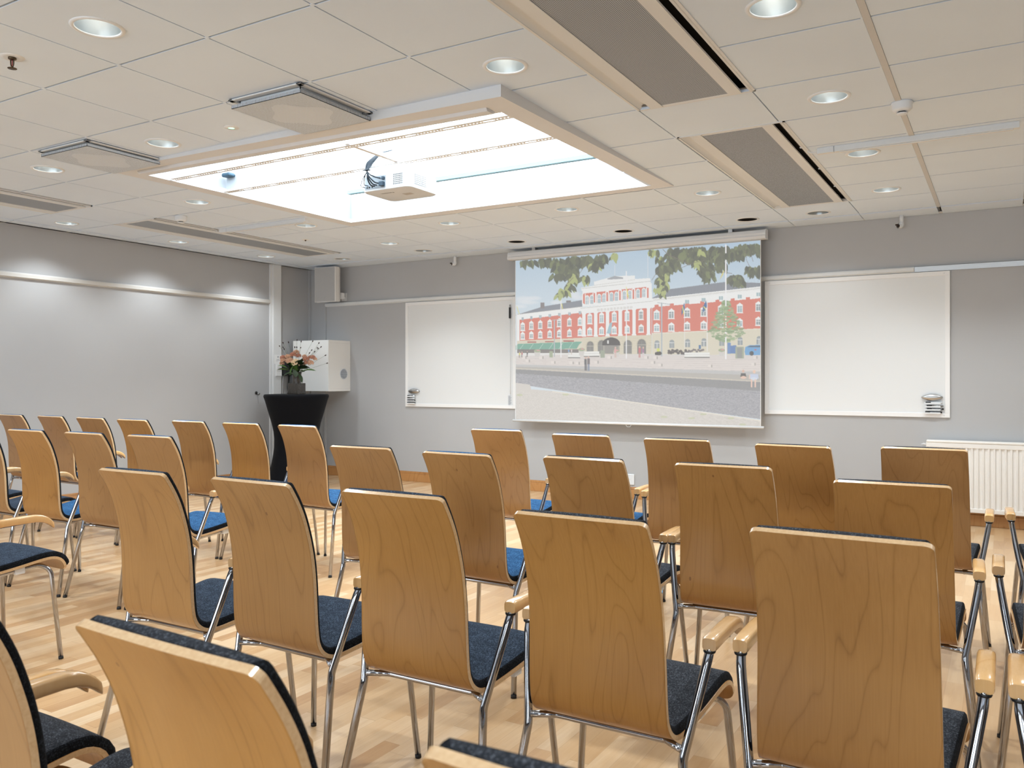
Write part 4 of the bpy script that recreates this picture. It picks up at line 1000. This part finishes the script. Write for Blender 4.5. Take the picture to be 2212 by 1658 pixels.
# ------------------------------------------------------------------ high table with stretch cover, vase and flowers
TX, TY, TZ = -7.235, 7.18, 1.062
root = thing('bar_table', 'tall round table under a tight black stretch cover in the left front corner', 'table', (TX, TY, 0))
M_lycra = mat('black_stretch_cloth', lin(9, 10, 15), 0.85, spec=0.15); M_lycra.node_tree.nodes['Principled BSDF'].inputs['Sheen Weight'].default_value = 0.03
bm = bmesh.new()
prof = [(0.0, TZ), (0.34, TZ), (0.366, TZ-0.002), (0.376, TZ-0.012), (0.378, TZ-0.03), (0.362, TZ-0.075), (0.345, TZ-0.14), (0.318, 0.82), (0.290, 0.72), (0.270, 0.62), (0.262, 0.54), (0.266, 0.44), (0.282, 0.34), (0.305, 0.24), (0.330, 0.14), (0.352, 0.06), (0.36, 0.02)]
lathe(bm, prof, 64, lobes=lambda z: 0.0 if z > 1.0 else 0.075*(1-z)**1.0)
obj('stretch_cover', bm, M_lycra, root, True)
bm = bmesh.new(); tube(bm, [(0, 0, 0.03), (0, 0, 1.03)], 0.03, 12); obj('column', bm, M_black, root, True)
bm = bmesh.new()
for k in range(4):
    a = PI/2*k; tube(bm, [(0, 0, 0.03), (0.36*math.cos(a), 0.36*math.sin(a), 0.018)], 0.015, 8)
    lathe(bm, [(0.0, 0.0), (0.032, 0.0), (0.03, 0.03), (0.0, 0.034)], 14, (0.36*math.cos(a), 0.36*math.sin(a), 0))
obj('foot_cross', bm, M_black, root, True)
VX, VY = -7.19, 7.14
root = thing('vase', 'dark smoked glass vase on the black bar table', 'vase', (VX, VY, TZ))
M_smoke = mat('smoked_glass', lin(58, 52, 46), 0.08, spec=0.7, coat=0.4)
k = NB(M_smoke); vo_ = k.new('ShaderNodeTexVoronoi'); k.link(k.coords(), vo_.inputs['Vector']); vo_.inputs['Scale'].default_value = 90
k.link(k.math('MULTIPLY', k.math('LESS_THAN', vo_.outputs['Distance'], 0.22), 0.9), k.b.inputs['Metallic']); k.bump(vo_.outputs['Distance'], 0.6, 0.004)
bm = bmesh.new(); box(bm, -0.086, 0.086, -0.06, 0.06, 0, 0.132, 0.006); obj('base_block', bm, M_smoke, root)
bm = bmesh.new(); lathe(bm, [(0.050, 0.132), (0.052, 0.16), (0.054, 0.22), (0.058, 0.262), (0.054, 0.262), (0.050, 0.20)], 24); obj('neck', bm, M_smoke, root, True)
root = thing('flower_bouquet', 'bouquet of peach flowers with dark leaves in the glass vase', 'flowers', (VX, VY, TZ+0.24))
rnd = random.Random(4)
M_leafd = mat('dark_leaf', lin(42, 62, 34), 0.5); M_leafl = mat('bright_leaf', lin(70, 104, 44), 0.5)
M_pch = paint('peach_petal', lin(220, 182, 156), 0.7, 0.1, 80); M_crm = paint('cream_petal', lin(240, 216, 184), 0.7, 0.1, 80); M_pnk = paint('dusky_petal', lin(202, 150, 128), 0.7, 0.1, 80)
M_seed = mat('seed_head', lin(52, 30, 26), 0.8); M_stem = mat('stem', lin(88, 104, 62), 0.7)
right = Vector((math.cos(YAW), math.sin(YAW), 0)); away = Vector((-math.sin(YAW), math.cos(YAW), 0))
def lp(u, z, d=0.0): return right*u+away*d+Vector((0, 0, z))
def bloom(c, r, m, petals=26):
    bm = bmesh.new()
    for i in range(petals):
        ph = math.acos(1-1.5*(i+0.5)/petals); th = i*2.399; n = Vector((math.sin(ph)*math.cos(th), math.sin(ph)*math.sin(th), math.cos(ph)*0.8))
        t1 = n.orthogonal().normalized(); t2 = n.cross(t1); p = n*r*0.72; s = r*0.42
        vs = [bm.verts.new(p+t1*s*math.cos(a)+t2*s*math.sin(a)+n*(r*0.28 if k % 2 else r*0.12)) for k, a in enumerate([PI/3*q for q in range(6)])]
        ctr = bm.verts.new(p*0.75)
        for q in range(6): bm.faces.new((ctr, vs[q], vs[(q+1) % 6]))
    bmesh.ops.translate(bm, vec=c, verts=bm.verts); obj('flower', bm, m, root)
for u, z, r, m in ((-0.075, 0.155, 0.040, M_pch), (0.0, 0.130, 0.046, M_crm), (-0.155, 0.190, 0.030, M_pnk), (-0.150, 0.160, 0.028, M_pch), (-0.095, 0.205, 0.026, M_pch), (-0.040, 0.225, 0.030, M_pnk), (-0.010, 0.255, 0.030, M_pch), (0.020, 0.215, 0.026, M_pnk),
                   (-0.175, 0.125, 0.024, M_pch), (0.120, 0.175, 0.032, M_pnk), (0.095, 0.205, 0.024, M_pch), (0.170, 0.130, 0.032, M_pch), (0.120, 0.130, 0.026, M_pnk), (0.200, 0.195, 0.026, M_pnk), (0.225, 0.175, 0.020, M_pch), (0.155, 0.200, 0.020, M_pnk), (0.060, 0.120, 0.024, M_crm)):
    bloom(lp(u, z, rnd.uniform(-0.05, 0.02)), r*1.22, m)
def leaf3(p, tip, wd, m, name='leaf'):
    bm = bmesh.new(); p, tip = Vector(p), Vector(tip); ax = tip-p; s = ax.cross(Vector((0, 0, 1))).normalized() if ax.cross(Vector((0, 0, 1))).length > 1e-4 else Vector((1, 0, 0))
    s = (s+Vector((0, 0, 0.5))*rnd.uniform(-1, 1)).normalized(); nn = s.cross(ax).normalized(); n = 6; rows = []
    for i in range(n+1):
        t = i/n; w_ = wd*math.sin(PI*min(1, t*0.95+0.05))**0.8; c = p+ax*t+nn*0.12*ax.length*math.sin(PI*t)
        rows.append([bm.verts.new(c-s*w_), bm.verts.new(c-nn*0.15*w_), bm.verts.new(c+s*w_)])
    for a, b in zip(rows, rows[1:]):
        for q in range(2): bm.faces.new((a[q], a[q+1], b[q+1], b[q]))
    obj(name, bm, m, root, True)
for i in range(46):
    a = rnd.uniform(0, 2*PI); r0 = rnd.uniform(0, 0.05); r1 = rnd.uniform(0.08, 0.19); z0 = rnd.uniform(0.0, 0.12)
    leaf3((r0*math.cos(a), r0*math.sin(a), z0), (r1*math.cos(a), r1*math.sin(a)*0.7, z0+rnd.uniform(-0.02, 0.09)), rnd.uniform(0.022, 0.042), M_leafd if rnd.random() < 0.8 else M_leafl)
for (u0, z0, u1, z1, wd, m) in ((0.05, 0.0, 0.235, 0.045, 0.03, M_leafd), (0.08, 0.03, 0.255, 0.035, 0.022, M_leafl), (-0.09, 0.07, -0.20, 0.095, 0.02, M_leafl), (-0.08, 0.04, -0.205, 0.05, 0.022, M_leafl), (-0.03, 0.02, -0.14, -0.03, 0.026, M_leafd), (0.04, 0.0, 0.09, -0.11, 0.03, M_leafd), (-0.02, 0.10, -0.045, -0.01, 0.035, M_leafl), (0.0, 0.05, 0.01, -0.04, 0.035, M_leafd)):
    leaf3(lp(u0, z0, -0.08), lp(u1, z1, -0.1), wd, m)
for u, z in ((-0.205, 0.325), (-0.155, 0.36), (-0.160, 0.31), (-0.10, 0.365), (-0.145, 0.285), (-0.005, 0.395), (0.045, 0.375), (0.048, 0.305), (-0.02, 0.305), (0.012, 0.305), (0.178, 0.38), (0.275, 0.355), (0.292, 0.31), (0.238, 0.305), (0.165, 0.275), (0.215, 0.255), (0.325, 0.215), (0.345, 0.125), (0.145, 0.24), (0.25, 0.29)):
    e = lp(u, z, rnd.uniform(-0.08, 0.04)); bm = bmesh.new(); tube(bm, fillet([lp(u*0.15, 0.02), lp(u*0.6, z*0.62), e], 0.08, 4), 0.0011, 5); obj('stem', bm, M_stem, root, True)
    bm = bmesh.new(); d = (e-lp(u*0.6, z*0.62)).normalized(); L_ = rnd.uniform(0.012, 0.024); tube(bm, [e-d*0.004, e+d*L_*0.3, e+d*L_*0.8, e+d*L_], [0.002, 0.0065, 0.006, 0.001], 8); obj('seed_head', bm, M_seed, root, True)

# ------------------------------------------------------------------ things on the left wall and post
M_paper = paint('paper', lin(236, 237, 238), 0.7, 0.02)
M_print = mat('grey_print', lin(150, 152, 156), 0.7)
def sheet(y0, y1, z0, z1, label, lines, th=0.003):
    root = thing('wall_notice', label, 'notice', (XL+0.0465, (y0+y1)/2, z0), 0, 'notices on the white post')
    W_ = (y1-y0)/2; obj('sheet', B(0, th, -W_, W_, 0, z1-z0, 0.0008), M_paper, root)
    bm = bmesh.new()
    for (a, b, z, t) in lines: box(bm, th, th+0.0006, a, b, z, z+t)
    obj('print', bm, M_print, root)
sheet(7.388, 7.506, 1.428, 1.545, 'upper white paper notice taped to the post', [(-0.008, 0.008, 0.080, 0.020), (-0.022, 0.022, 0.055, 0.005), (-0.030, 0.030, 0.044, 0.003), (-0.030, -0.005, 0.034, 0.003)])
sheet(7.410, 7.500, 1.348, 1.424, 'middle small notice box on the post', [(-0.02, 0.035, 0.045, 0.002), (-0.02, 0.035, 0.036, 0.002)], 0.012)
sheet(7.410, 7.500, 1.278, 1.344, 'lower small notice box on the post', [(-0.03, 0.03, 0.060, 0.002)], 0.012)
root = thing('wall_device', 'black wall phone box behind the flowers, beside the post', 'phone', (XL, 7.62, 1.285))
bm = bmesh.new(); box(bm, 0, 0.055, -0.10, -0.02, 0.0, 0.20, 0.008); obj('body', bm, M_black, root)
bm = bmesh.new(); box(bm, 0.005, 0.07, -0.02, 0.11, 0.005, 0.19, 0.012); obj('handset_cradle', bm, M_black, root)
for col_, pts, lb in ((M_plastic, [(0.02, -0.06, 0.0), (0.025, -0.075, -0.10), (0.02, -0.075, -0.24), (0.01, -0.06, -0.32)], 'a'), (M_black, [(0.03, 0.02, 0.01), (0.03, 0.02, -0.08), (0.03, 0.0, -0.16), (0.03, 0.03, -0.24), (0.03, 0.02, -0.32)], 'b'), (M_black, [(0.03, 0.04, 0.01), (0.03, 0.03, -0.10), (0.03, 0.035, -0.16), (0.03, 0.0, -0.24), (0.03, 0.0, -0.32)], 'c')):
    bm = bmesh.new(); tube(bm, fillet(pts, 0.05, 4), 0.005, 8); obj('cable', bm, col_, root, True)
root = thing('wall_hook', 'small black hook with a thin cord near the right end of the left wall', 'hook', (XL, 7.138, 1.06))
bm = bmesh.new(); lathe(bm, [(0.0, 0.0), (0.020, 0.0), (0.020, 0.006), (0.014, 0.010), (0.0, 0.011)], 16, (0, 0, 0.012), 'X')
tube(bm, fillet([(0.006, 0.0, 0.008), (0.016, 0.004, -0.010), (0.034, 0.018, -0.010), (0.036, 0.022, 0.008)], 0.012, 4), 0.005, 8); obj('hook_body', bm, M_black, root, True)
bm = bmesh.new(); tube(bm, fillet([(0.022, 0.006, -0.008), (0.018, 0.010, -0.05), (0.016, 0.022, -0.115)], 0.04, 4), 0.0014, 5); obj('cord', bm, M_print, root, True)

# ------------------------------------------------------------------ socket, radiator, floor disc
root = thing('wall_socket', 'white double power socket low on the front wall below the screen', 'socket', (-3.34, YF, 0.200))
obj('plate', B(-0.044, 0.044, -0.012, 0, -0.056, 0.056, 0.005), M_plastic, root)
for z in (0.022, -0.022):
    bm = bmesh.new(); lathe(bm, [(0.0195, -0.0125), (0.018, -0.008), (0.017, -0.0035), (0.0, -0.0035)], 24, (-0.004, -0.0015, z), 'Y'); obj('outlet', bm, mat('outlet_white', lin(206, 206, 202), 0.5), root, True)
bm = bmesh.new()
for z in (0.022, -0.022):
    for dx in (-0.007, 0.007): tube(bm, [(-0.004+dx, -0.0055, z), (-0.004+dx, -0.0048, z)], 0.0025, 8)
obj('pin_holes', bm, M_black, root)
root = thing('radiator', 'white ribbed panel radiator under the rail at the right', 'radiator', (0.13, YF-0.055, 0.122))
X0, X1 = -0.705, 1.27; RH = 0.60
M_rad = mat('radiator_enamel', lin(240, 238, 234), 0.35, coat=0.2)
bm = bmesh.new(); pts = []; pitch = 0.0405; n = int((X1-X0-0.04)/pitch); xx = X0+0.02
for k in range(n):
    pts += [(xx, -0.046), (xx+0.0065, -0.046), (xx+0.012, -0.036), (xx+0.030, -0.036), (xx+0.0355, -0.046)]; xx += pitch
pts.append((xx, -0.046)); pts.append((X1-0.01, -0.046))
lo = [bm.verts.new((x, y, 0.035)) for x, y in pts]; hi = [bm.verts.new((x, y, RH-0.06)) for x, y in pts]
for a in range(len(pts)-1): bm.faces.new((lo[a], lo[a+1], hi[a+1], hi[a]))
obj('front_panel', bm, M_rad, root)
bm = bmesh.new(); box(bm, X0, X1, -0.048, -0.034, 0, 0.036, 0.004); box(bm, X0, X1, -0.048, -0.034, RH-0.062, RH-0.022, 0.004); obj('panel_headers', bm, M_rad, root)
bm = bmesh.new(); box(bm, X0, X1, -0.052, 0.035, RH-0.022, RH-0.001, 0.006); box(bm, X0-0.002, X0+0.002, -0.046, 0.035, 0.02, RH-0.02); obj('top_grille', bm, M_rad, root)
bm = bmesh.new(); box(bm, X0+0.002, X1, 0.010, 0.030, 0.0, RH-0.03, 0.003); obj('back_panel', bm, M_rad, root)
bm = bmesh.new(); tube(bm, [(X0+0.002, -0.02, RH-0.04), (X0-0.028, -0.02, RH-0.04)], 0.009, 10); tube(bm, [(X0-0.028, -0.02, RH-0.04), (X0-0.040, -0.02, RH-0.04)], 0.005, 8); obj('bleed_valve', bm, M_plastic, root, True)
for x in (-0.45, 0.9): obj('wall_bracket', B(x-0.015, x+0.015, 0.028, 0.0549, 0.1, 0.5), M_plastic, root)
root = thing('floor_marker_disc', 'pale blue round disc on the floor behind the second row of chairs', 'floor marker', (-1.80, 4.62, 0))
M_bl = mat('pale_blue_plastic', lin(150, 200, 230), 0.4)
bm = bmesh.new(); lathe(bm, [(0.084, 0.0), (0.098, 0.0), (0.098, 0.004), (0.084, 0.004)], 40); obj('rim', bm, mat('blue_rim', lin(96, 166, 214), 0.4), root, True)
bm = bmesh.new(); lathe(bm, [(0.0, 0.0006), (0.084, 0.0006), (0.084, 0.002), (0.0, 0.002)], 40); obj('disc', bm, M_bl, root, True)

# ------------------------------------------------------------------ chair
PROF = [(0.0, 0.943), (0.018, 0.915), (0.036, 0.884), (0.053, 0.848), (0.067, 0.808), (0.080, 0.760), (0.089, 0.710), (0.0945, 0.655), (0.097, 0.600), (0.099, 0.545),
        (0.102, 0.500), (0.108, 0.466), (0.121, 0.440), (0.142, 0.422), (0.170, 0.412), (0.205, 0.410), (0.250, 0.414), (0.300, 0.420), (0.350, 0.427), (0.400, 0.435),
        (0.440, 0.441), (0.475, 0.444), (0.503, 0.440), (0.524, 0.427), (0.536, 0.407), (0.540, 0.385)]
def smooth_profile(P, n):
    P = [Vector((0, a, b)) for a, b in P]; d = [0]
    for a, b in zip(P, P[1:]): d.append(d[-1]+(b-a).length)
    out = []
    for i in range(n+1):
        s = d[-1]*i/n; k = max(j for j in range(len(P)-1) if d[j] <= s+1e-9); t = (s-d[k])/(d[k+1]-d[k])
        p0, p1, p2, p3 = P[max(k-1, 0)], P[k], P[k+1], P[min(k+2, len(P)-1)]
        out.append((0.5*((2*p1)+(p2-p0)*t+(2*p0-5*p1+4*p2-p3)*t*t+(3*p1-p0-3*p2+p3)*t**3), s))
    return out, d[-1]
def half_width(s, Ltot, corner, inset=0.0, shrink=0.0):
    # back tapers 0.168 -> 0.176, seat widens to 0.207
    t = s/Ltot
    w_ = 0.168+0.010*min(1, t/0.5)+0.029*max(0, min(1, (t-0.5)/0.42))
    dtop = s-shrink; dbot = Ltot-s-shrink; w_ -= inset
    for d_, r in ((dtop, corner), (dbot, corner*1.6)):
        if d_ < r: w_ -= r-math.sqrt(max(0, r*r-(r-max(d_, 0))**2))
    return w_
def build_shell():
    n = 72; S_, Lt = smooth_profile(PROF, n)
    ss = sorted(set([i for i in range(n+1)]))
    extra = [0.001, 0.003, 0.006, 0.010, 0.014]
    samples = [(s, None) for _, s in S_]+[(e, None) for e in extra]+[(Lt-e*1.5, None) for e in extra]
    samples = sorted(s for s, _ in samples)
    def at(s):
        i = min(n-1, int(s/Lt*n)); t = s/Lt*n-i; return S_[i][0].lerp(S_[i+1][0], t)
    us = [-1, -0.97, -0.8, -0.55, -0.28, 0, 0.28, 0.55, 0.8, 0.97, 1]; th = 0.0115
    bm = bmesh.new(); out, inn = [], []
    for s in samples:
        p = at(s); a, b = at(max(0, s-0.004)), at(min(Lt, s+0.004)); tg = (b-a).normalized(); nr = Vector((0, tg.z*-1, tg.y)) # towards the sitter
        if nr.y < 0 and s < Lt*0.4: nr = -nr
        w_ = half_width(s, Lt, 0.016)
        bow = 0.006*max(0, 1-s/0.30)
        out.append([bm.verts.new((u*w_, p.y+bow*(-(1-u*u))*0.5, p.z)) for u in us]); inn.append([bm.verts.new((u*w_, p.y+nr.y*th+bow*(-(1-u*u))*0.5, p.z+nr.z*th)) for u in us])
    m = len(us)
    for a, b in zip(range(len(samples)-1), range(1, len(samples))):
        for q in range(m-1):
            f = bm.faces.new((out[a][q], out[b][q], out[b][q+1], out[a][q+1])); f.smooth = True
            f = bm.faces.new((inn[a][q], inn[a][q+1], inn[b][q+1], inn[b][q])); f.smooth = True
        for q, fl in ((0, 1), (m-1, 0)):
            f = bm.faces.new((out[a][q], inn[a][q], inn[b][q], out[b][q]) if fl else (out[a][q], out[b][q], inn[b][q], inn[a][q])); f.material_index = 1
    for r in (0, -1):
        for q in range(m-1): f = bm.faces.new((out[r][q], out[r][q+1], inn[r][q+1], inn[r][q])); f.material_index = 1
    return bm, at, Lt
def nrm_at(at, Lt, s):
    a, b = at(max(0, s-0.004)), at(min(Lt, s+0.004)); tg = (b-a).normalized(); nr = Vector((0, -tg.z, tg.y))
    return nr
bm_shell, AT, LT = build_shell()
def build_pad():
    bm = bmesh.new(); s0, s1 = 0.004, LT-0.012; N_ = 64
    samples = sorted([s0+(s1-s0)*i/N_ for i in range(N_+1)]+[s0+e for e in (0.002, 0.005, 0.009)]+[s1-e for e in (0.003, 0.008)])
    us = [-1, -0.995, -0.985, -0.965, -0.85, -0.6, -0.3, 0, 0.3, 0.6, 0.85, 0.965, 0.985, 0.995, 1]
    lo, hi = [], []
    for s in samples:
        p = AT(s); nr = nrm_at(AT, LT, s); w_ = half_width(s, LT, 0.018, 0.0035, s0)
        e = min(s-s0, s1-s); fe = math.sqrt(max(0, 1-(1-min(1, e/0.010))**2))
        seat = max(0, min(1, (s-0.50)/0.12)); T_ = 0.0145+0.007*seat
        a_, b_ = [], []
        for u in us:
            d = (1-abs(u))*w_; fu = math.sqrt(max(0, 1-(1-min(1, d/0.006))**2))
            h = 0.0105+0.0015+(T_*(0.25+0.75*fe*fu) if True else 0)*min(1, 0.15+fe)*(0.2+0.8*fu)
            h += 0.004*(1-u*u)*fe
            b_.append(bm.verts.new((u*w_, p.y+nr.y*h, p.z+nr.z*h))); a_.append(bm.verts.new((u*w_, p.y+nr.y*0.011, p.z+nr.z*0.011)))
        lo.append(a_); hi.append(b_)
    m = len(us)
    for i in range(len(samples)-1):
        for q in range(m-1):
            for g_, fl in ((hi, 0), (lo, 1)):
                f = bm.faces.new((g_[i][q], g_[i][q+1], g_[i+1][q+1], g_[i+1][q])); f.smooth = True; f.material_index = 1 if (q < 3 or q > m-5) and fl == 0 else 0
        for q in (0, m-1): f = bm.faces.new((lo[i][q], hi[i][q], hi[i+1][q], lo[i+1][q])); f.material_index = 1
    for r in (0, -1):
        for q in range(m-1): f = bm.faces.new((lo[r][q], lo[r][q+1], hi[r][q+1], hi[r][q])); f.smooth = True
    return bm
R_T = 0.0112
M_edge = felt('dark_felt_edge', lin(10, 11, 13), lin(44, 48, 54), lin(20, 22, 26))
def make_chair():
    root = thing('armchair', 'x', 'chair')
    obj('seat_shell', bm_shell, [M_beech, M_ply], root)
    pad = obj('upholstery', build_pad(), [M_charcoal, M_edge], root)
    for s in (-1, 1):
        bm = bmesh.new()
        pts = [(s*0.243, 0.060, 0.012), (s*0.2025, 0.139, 0.381), (s*0.240, 0.205, 0.600), (s*0.243, 0.220, 0.630), (s*0.243, 0.36, 0.634)]
        tube(bm, fillet(pts, [0.012, 0.03, 0.022], 5), R_T, 14); leg = obj('leg', bm, M_chrome, root, 'keep')
        bm = bmesh.new(); tube(bm, [(s*0.2442, 0.0577, 0.0), (s*0.2431, 0.0600, 0.0125)], 0.0114, 14); obj('foot_cap', bm, M_rubber, leg, 'keep')
        bm = bmesh.new()
        pts = [(s*0.148, 0.186, 0.398), (s*0.155, 0.30, 0.408), (s*0.178, 0.445, 0.424), (s*0.205, 0.478, 0.395), (s*0.237, 0.504, 0.012)]
        tube(bm, fillet(pts, [0.05, 0.035, 0.04], 6), 0.0100, 14); leg = obj('leg', bm, M_chrome, root, 'keep')
        bm = bmesh.new(); tube(bm, [(s*0.2378, 0.5048, 0.0), (s*0.2369, 0.5038, 0.0125)], 0.0102, 14); obj('foot_cap', bm, M_rubber, leg, 'keep')
        # armrest
        bm = bmesh.new(); path = [(0.206, 0.637, 0.98), (0.214, 0.638, 1.0), (0.26, 0.640, 1.0), (0.33, 0.642, 1.0), (0.385, 0.642, 1.0), (0.412, 0.638, 0.97), (0.434, 0.629, 0.92), (0.451, 0.617, 0.85), (0.463, 0.605, 0.72), (0.468, 0.598, 0.45)]
        rings = []
        for i, (y, z, k_) in enumerate(path):
            hw, hh = 0.0185*k_, 0.0165*min(1, 0.2+0.8*k_); ring = []
            if i == 0: hw, hh = 0.0165, 0.0145
            for j in range(20):
                a = 2*PI*j/20; ca, sa = math.cos(a), math.sin(a); e = 0.5
                ring.append(bm.verts.new((s*0.243+hw*math.copysign(abs(ca)**e, ca), y, z+hh*math.copysign(abs(sa)**e, sa))))
            rings.append(ring)
        for a, b in zip(rings, rings[1:]):
            for j in range(20): bm.faces.new((a[j], a[(j+1) % 20], b[(j+1) % 20], b[j]))
        bm.faces.new(rings[0]); bm.faces.new(rings[-1]); ar = obj('armrest', bm, M_arm, root, True); shade_auto(ar, 50)
        bm = bmesh.new(); lathe(bm, [(0.0135, 0.0), (0.0150, 0.004), (0.0135, 0.006)], 14, (s*0.2424, 0.2125, 0.6175)); obj('ferrule', bm, M_black, root, 'keep')
    bm = bmesh.new()
    tube(bm, fillet([(-0.1985, 0.141, 0.405), (-0.145, 0.184, 0.399), (0.145, 0.184, 0.399), (0.1985, 0.141, 0.405)], [0.006, 0.006], 3), 0.0088, 12)
    obj('underframe', bm, M_chrome, root, 'keep')
    bm = bmesh.new(); tube(bm, [(-0.175, 0.42, 0.421), (0.175, 0.42, 0.421)], 0.0078, 10); obj('crossbar', bm, M_chrome, root, 'keep')
    for x, y, z in ((-0.165, 0.36, 0.408), (0.165, 0.36, 0.408)):
        bm = bmesh.new(); box(bm, x-0.016, x+0.016, y-0.02, y+0.02, z-0.010, z+0.018, 0.003); obj('mounting_clip', bm, M_plastic, root)
    return root, pad
proto_chair, proto_pad = make_chair()
pads = {'charcoal': proto_pad.data}
for nm, mm in (('navy', M_navy), ('blue', M_blue)):
    d = proto_pad.data.copy(); d.materials[0] = mm; pads[nm] = d
CH = [
 # front row, left block (from the left wall)
 (-7.062, 3.772, 1.2, 'blue', 'front row chair farthest left, its back cut by the left picture edge', 1),
 (-6.530, 3.796, -0.3, 'blue', 'second chair from the left edge in the front row, blue seat', 1),
 (-5.993, 3.791, 0.0, 'blue', 'third chair from the left edge in the front row, turned slightly more sideways', 1),
 (-5.460, 3.775, 0.3, 'blue', 'fourth chair from the left in the front row, mostly hidden behind the second row', 1),
 (-4.931, 3.843, -0.6, 'blue', 'fifth chair from the left in the front row, narrow wooden back', 1),
 (-4.405, 3.847, 0.9, 'blue', 'front row chair before the bar table foot, left of the aisle chair', 1),
 (-3.879, 3.841, -1.2, 'blue', 'front row chair beside the aisle, bright blue seat, right below the bar table', 1),
 # front row, right block
 (-2.560, 4.125, 3.1, 'blue', 'front row chair right of the aisle, under the left edge of the screen', 1),
 (-1.946, 3.985, 0.5, 'blue', 'front row chair with dark wooden back directly under the screen', 1),
 (-1.391, 3.924, 0.9, 'navy', 'front row chair right of the wall socket', 1),
 (-0.818, 3.830, -4.3, 'charcoal', 'front row chair under the gap between screen and right whiteboard', 1),
 (-0.298, 3.955, 0.0, 'charcoal', 'front row chair in front of the radiator', 1),
 (0.277, 4.058, 2.0, 'charcoal', 'front row chair at the right picture edge, only armrest and seat showing', 1),
 # second row
 (-5.940, 2.680, 0.0, 'navy', 'second row chair cut off at the left edge, only its seat front visible', 1),
 (-5.416, 2.678, 0.0, 'navy', 'second row chair at the left edge with only a sliver of back in view', 1),
 (-4.886, 2.691, 1.7, 'blue', 'second row chair with full back nearest the left picture edge', 1),
 (-4.360, 2.715, 0.7, 'blue', 'second row chair with swirling grain, just left of the burl-grained third row chair', 1),
 (-3.832, 2.744, 2.2, 'blue', 'second row chair beside the aisle with a vivid blue seat', 1),
 (-2.428, 2.778, 1.7, 'charcoal', 'second row chair right of the aisle with black padding along its right edge', 1),
 (-1.892, 2.739, -1.6, 'blue', 'second row chair with wavy marbled grain, second from the aisle', 1),
 (-1.364, 2.810, -1.0, 'charcoal', 'second row chair below the middle of the screen, plain dark back', 1),
 (-0.837, 2.824, 2.0, 'charcoal', 'second row chair below the right side of the screen, tall cathedral grain', 1),
 (-0.302, 2.805, 2.1, 'charcoal', 'second row chair overlapping the front row chair by the radiator', 0.974),
 (0.229, 2.845, 0.3, 'charcoal', 'second row chair at the right picture edge, armrest and seat showing', 1),
 # third row
 (-3.855, 1.653, -0.6, 'navy', 'third row chair at the left edge seen from the side, seat front and armrest only', 1),
 (-2.434, 1.676, 0.6, 'navy', 'third row chair with burl-like blotchy grain, right of the aisle', 1),
 (-1.906, 1.693, -1.1, 'navy', 'third row chair between the burl-grained chair and the centre one, flame grain', 1),
 (-1.375, 1.691, 0.0, 'navy', 'third row chair in the lower centre of the picture with small dark flecks', 1),
 (-0.834, 1.691, 0.0, 'charcoal', 'third row chair right of centre with its right armrest free-standing in view', 0.984),
 (-0.277, 1.689, -0.2, 'charcoal', 'largest chair back in the picture, third row at the lower right', 0.997),
 (0.268, 1.684, 0.0, 'charcoal', 'third row chair at the lower right corner, only armrest and tube visible', 1),
 # nearest row
 (-1.900, 0.575, 0.0, 'charcoal', 'nearest row chair at the lower left corner, seen as dark seat front and armrest', 1),
 (-1.380, 0.585, 0.0, 'charcoal', 'nearest row chair cut by the left edge, only the right edge of its back visible', 1),
 (-0.825, 0.600, -2.0, 'charcoal', 'nearest chair with slightly blurred tilted back across the lower left', 1),
 (-0.240, 0.535, -1.0, 'charcoal', 'nearest row chair whose back just peeks in at the bottom edge', 1),
]
groups = lambda y: 'front row chairs' if y > 3.3 else 'second row chairs' if y > 2.2 else 'third row chairs' if y > 1.2 else 'nearest row chairs'
for i, (x, y, a, fab, lb, zs) in enumerate(CH):
    r = proto_chair if i == 0 else dup(proto_chair)
    r.location = (x, y, 0); r.rotation_euler = (0, 0, math.radians(a)); r.scale = (1, 1, zs)
    r['label'] = lb; r['group'] = groups(y)
    for c in r.children:
        if c.name.startswith('upholstery'): c.data = pads[fab]
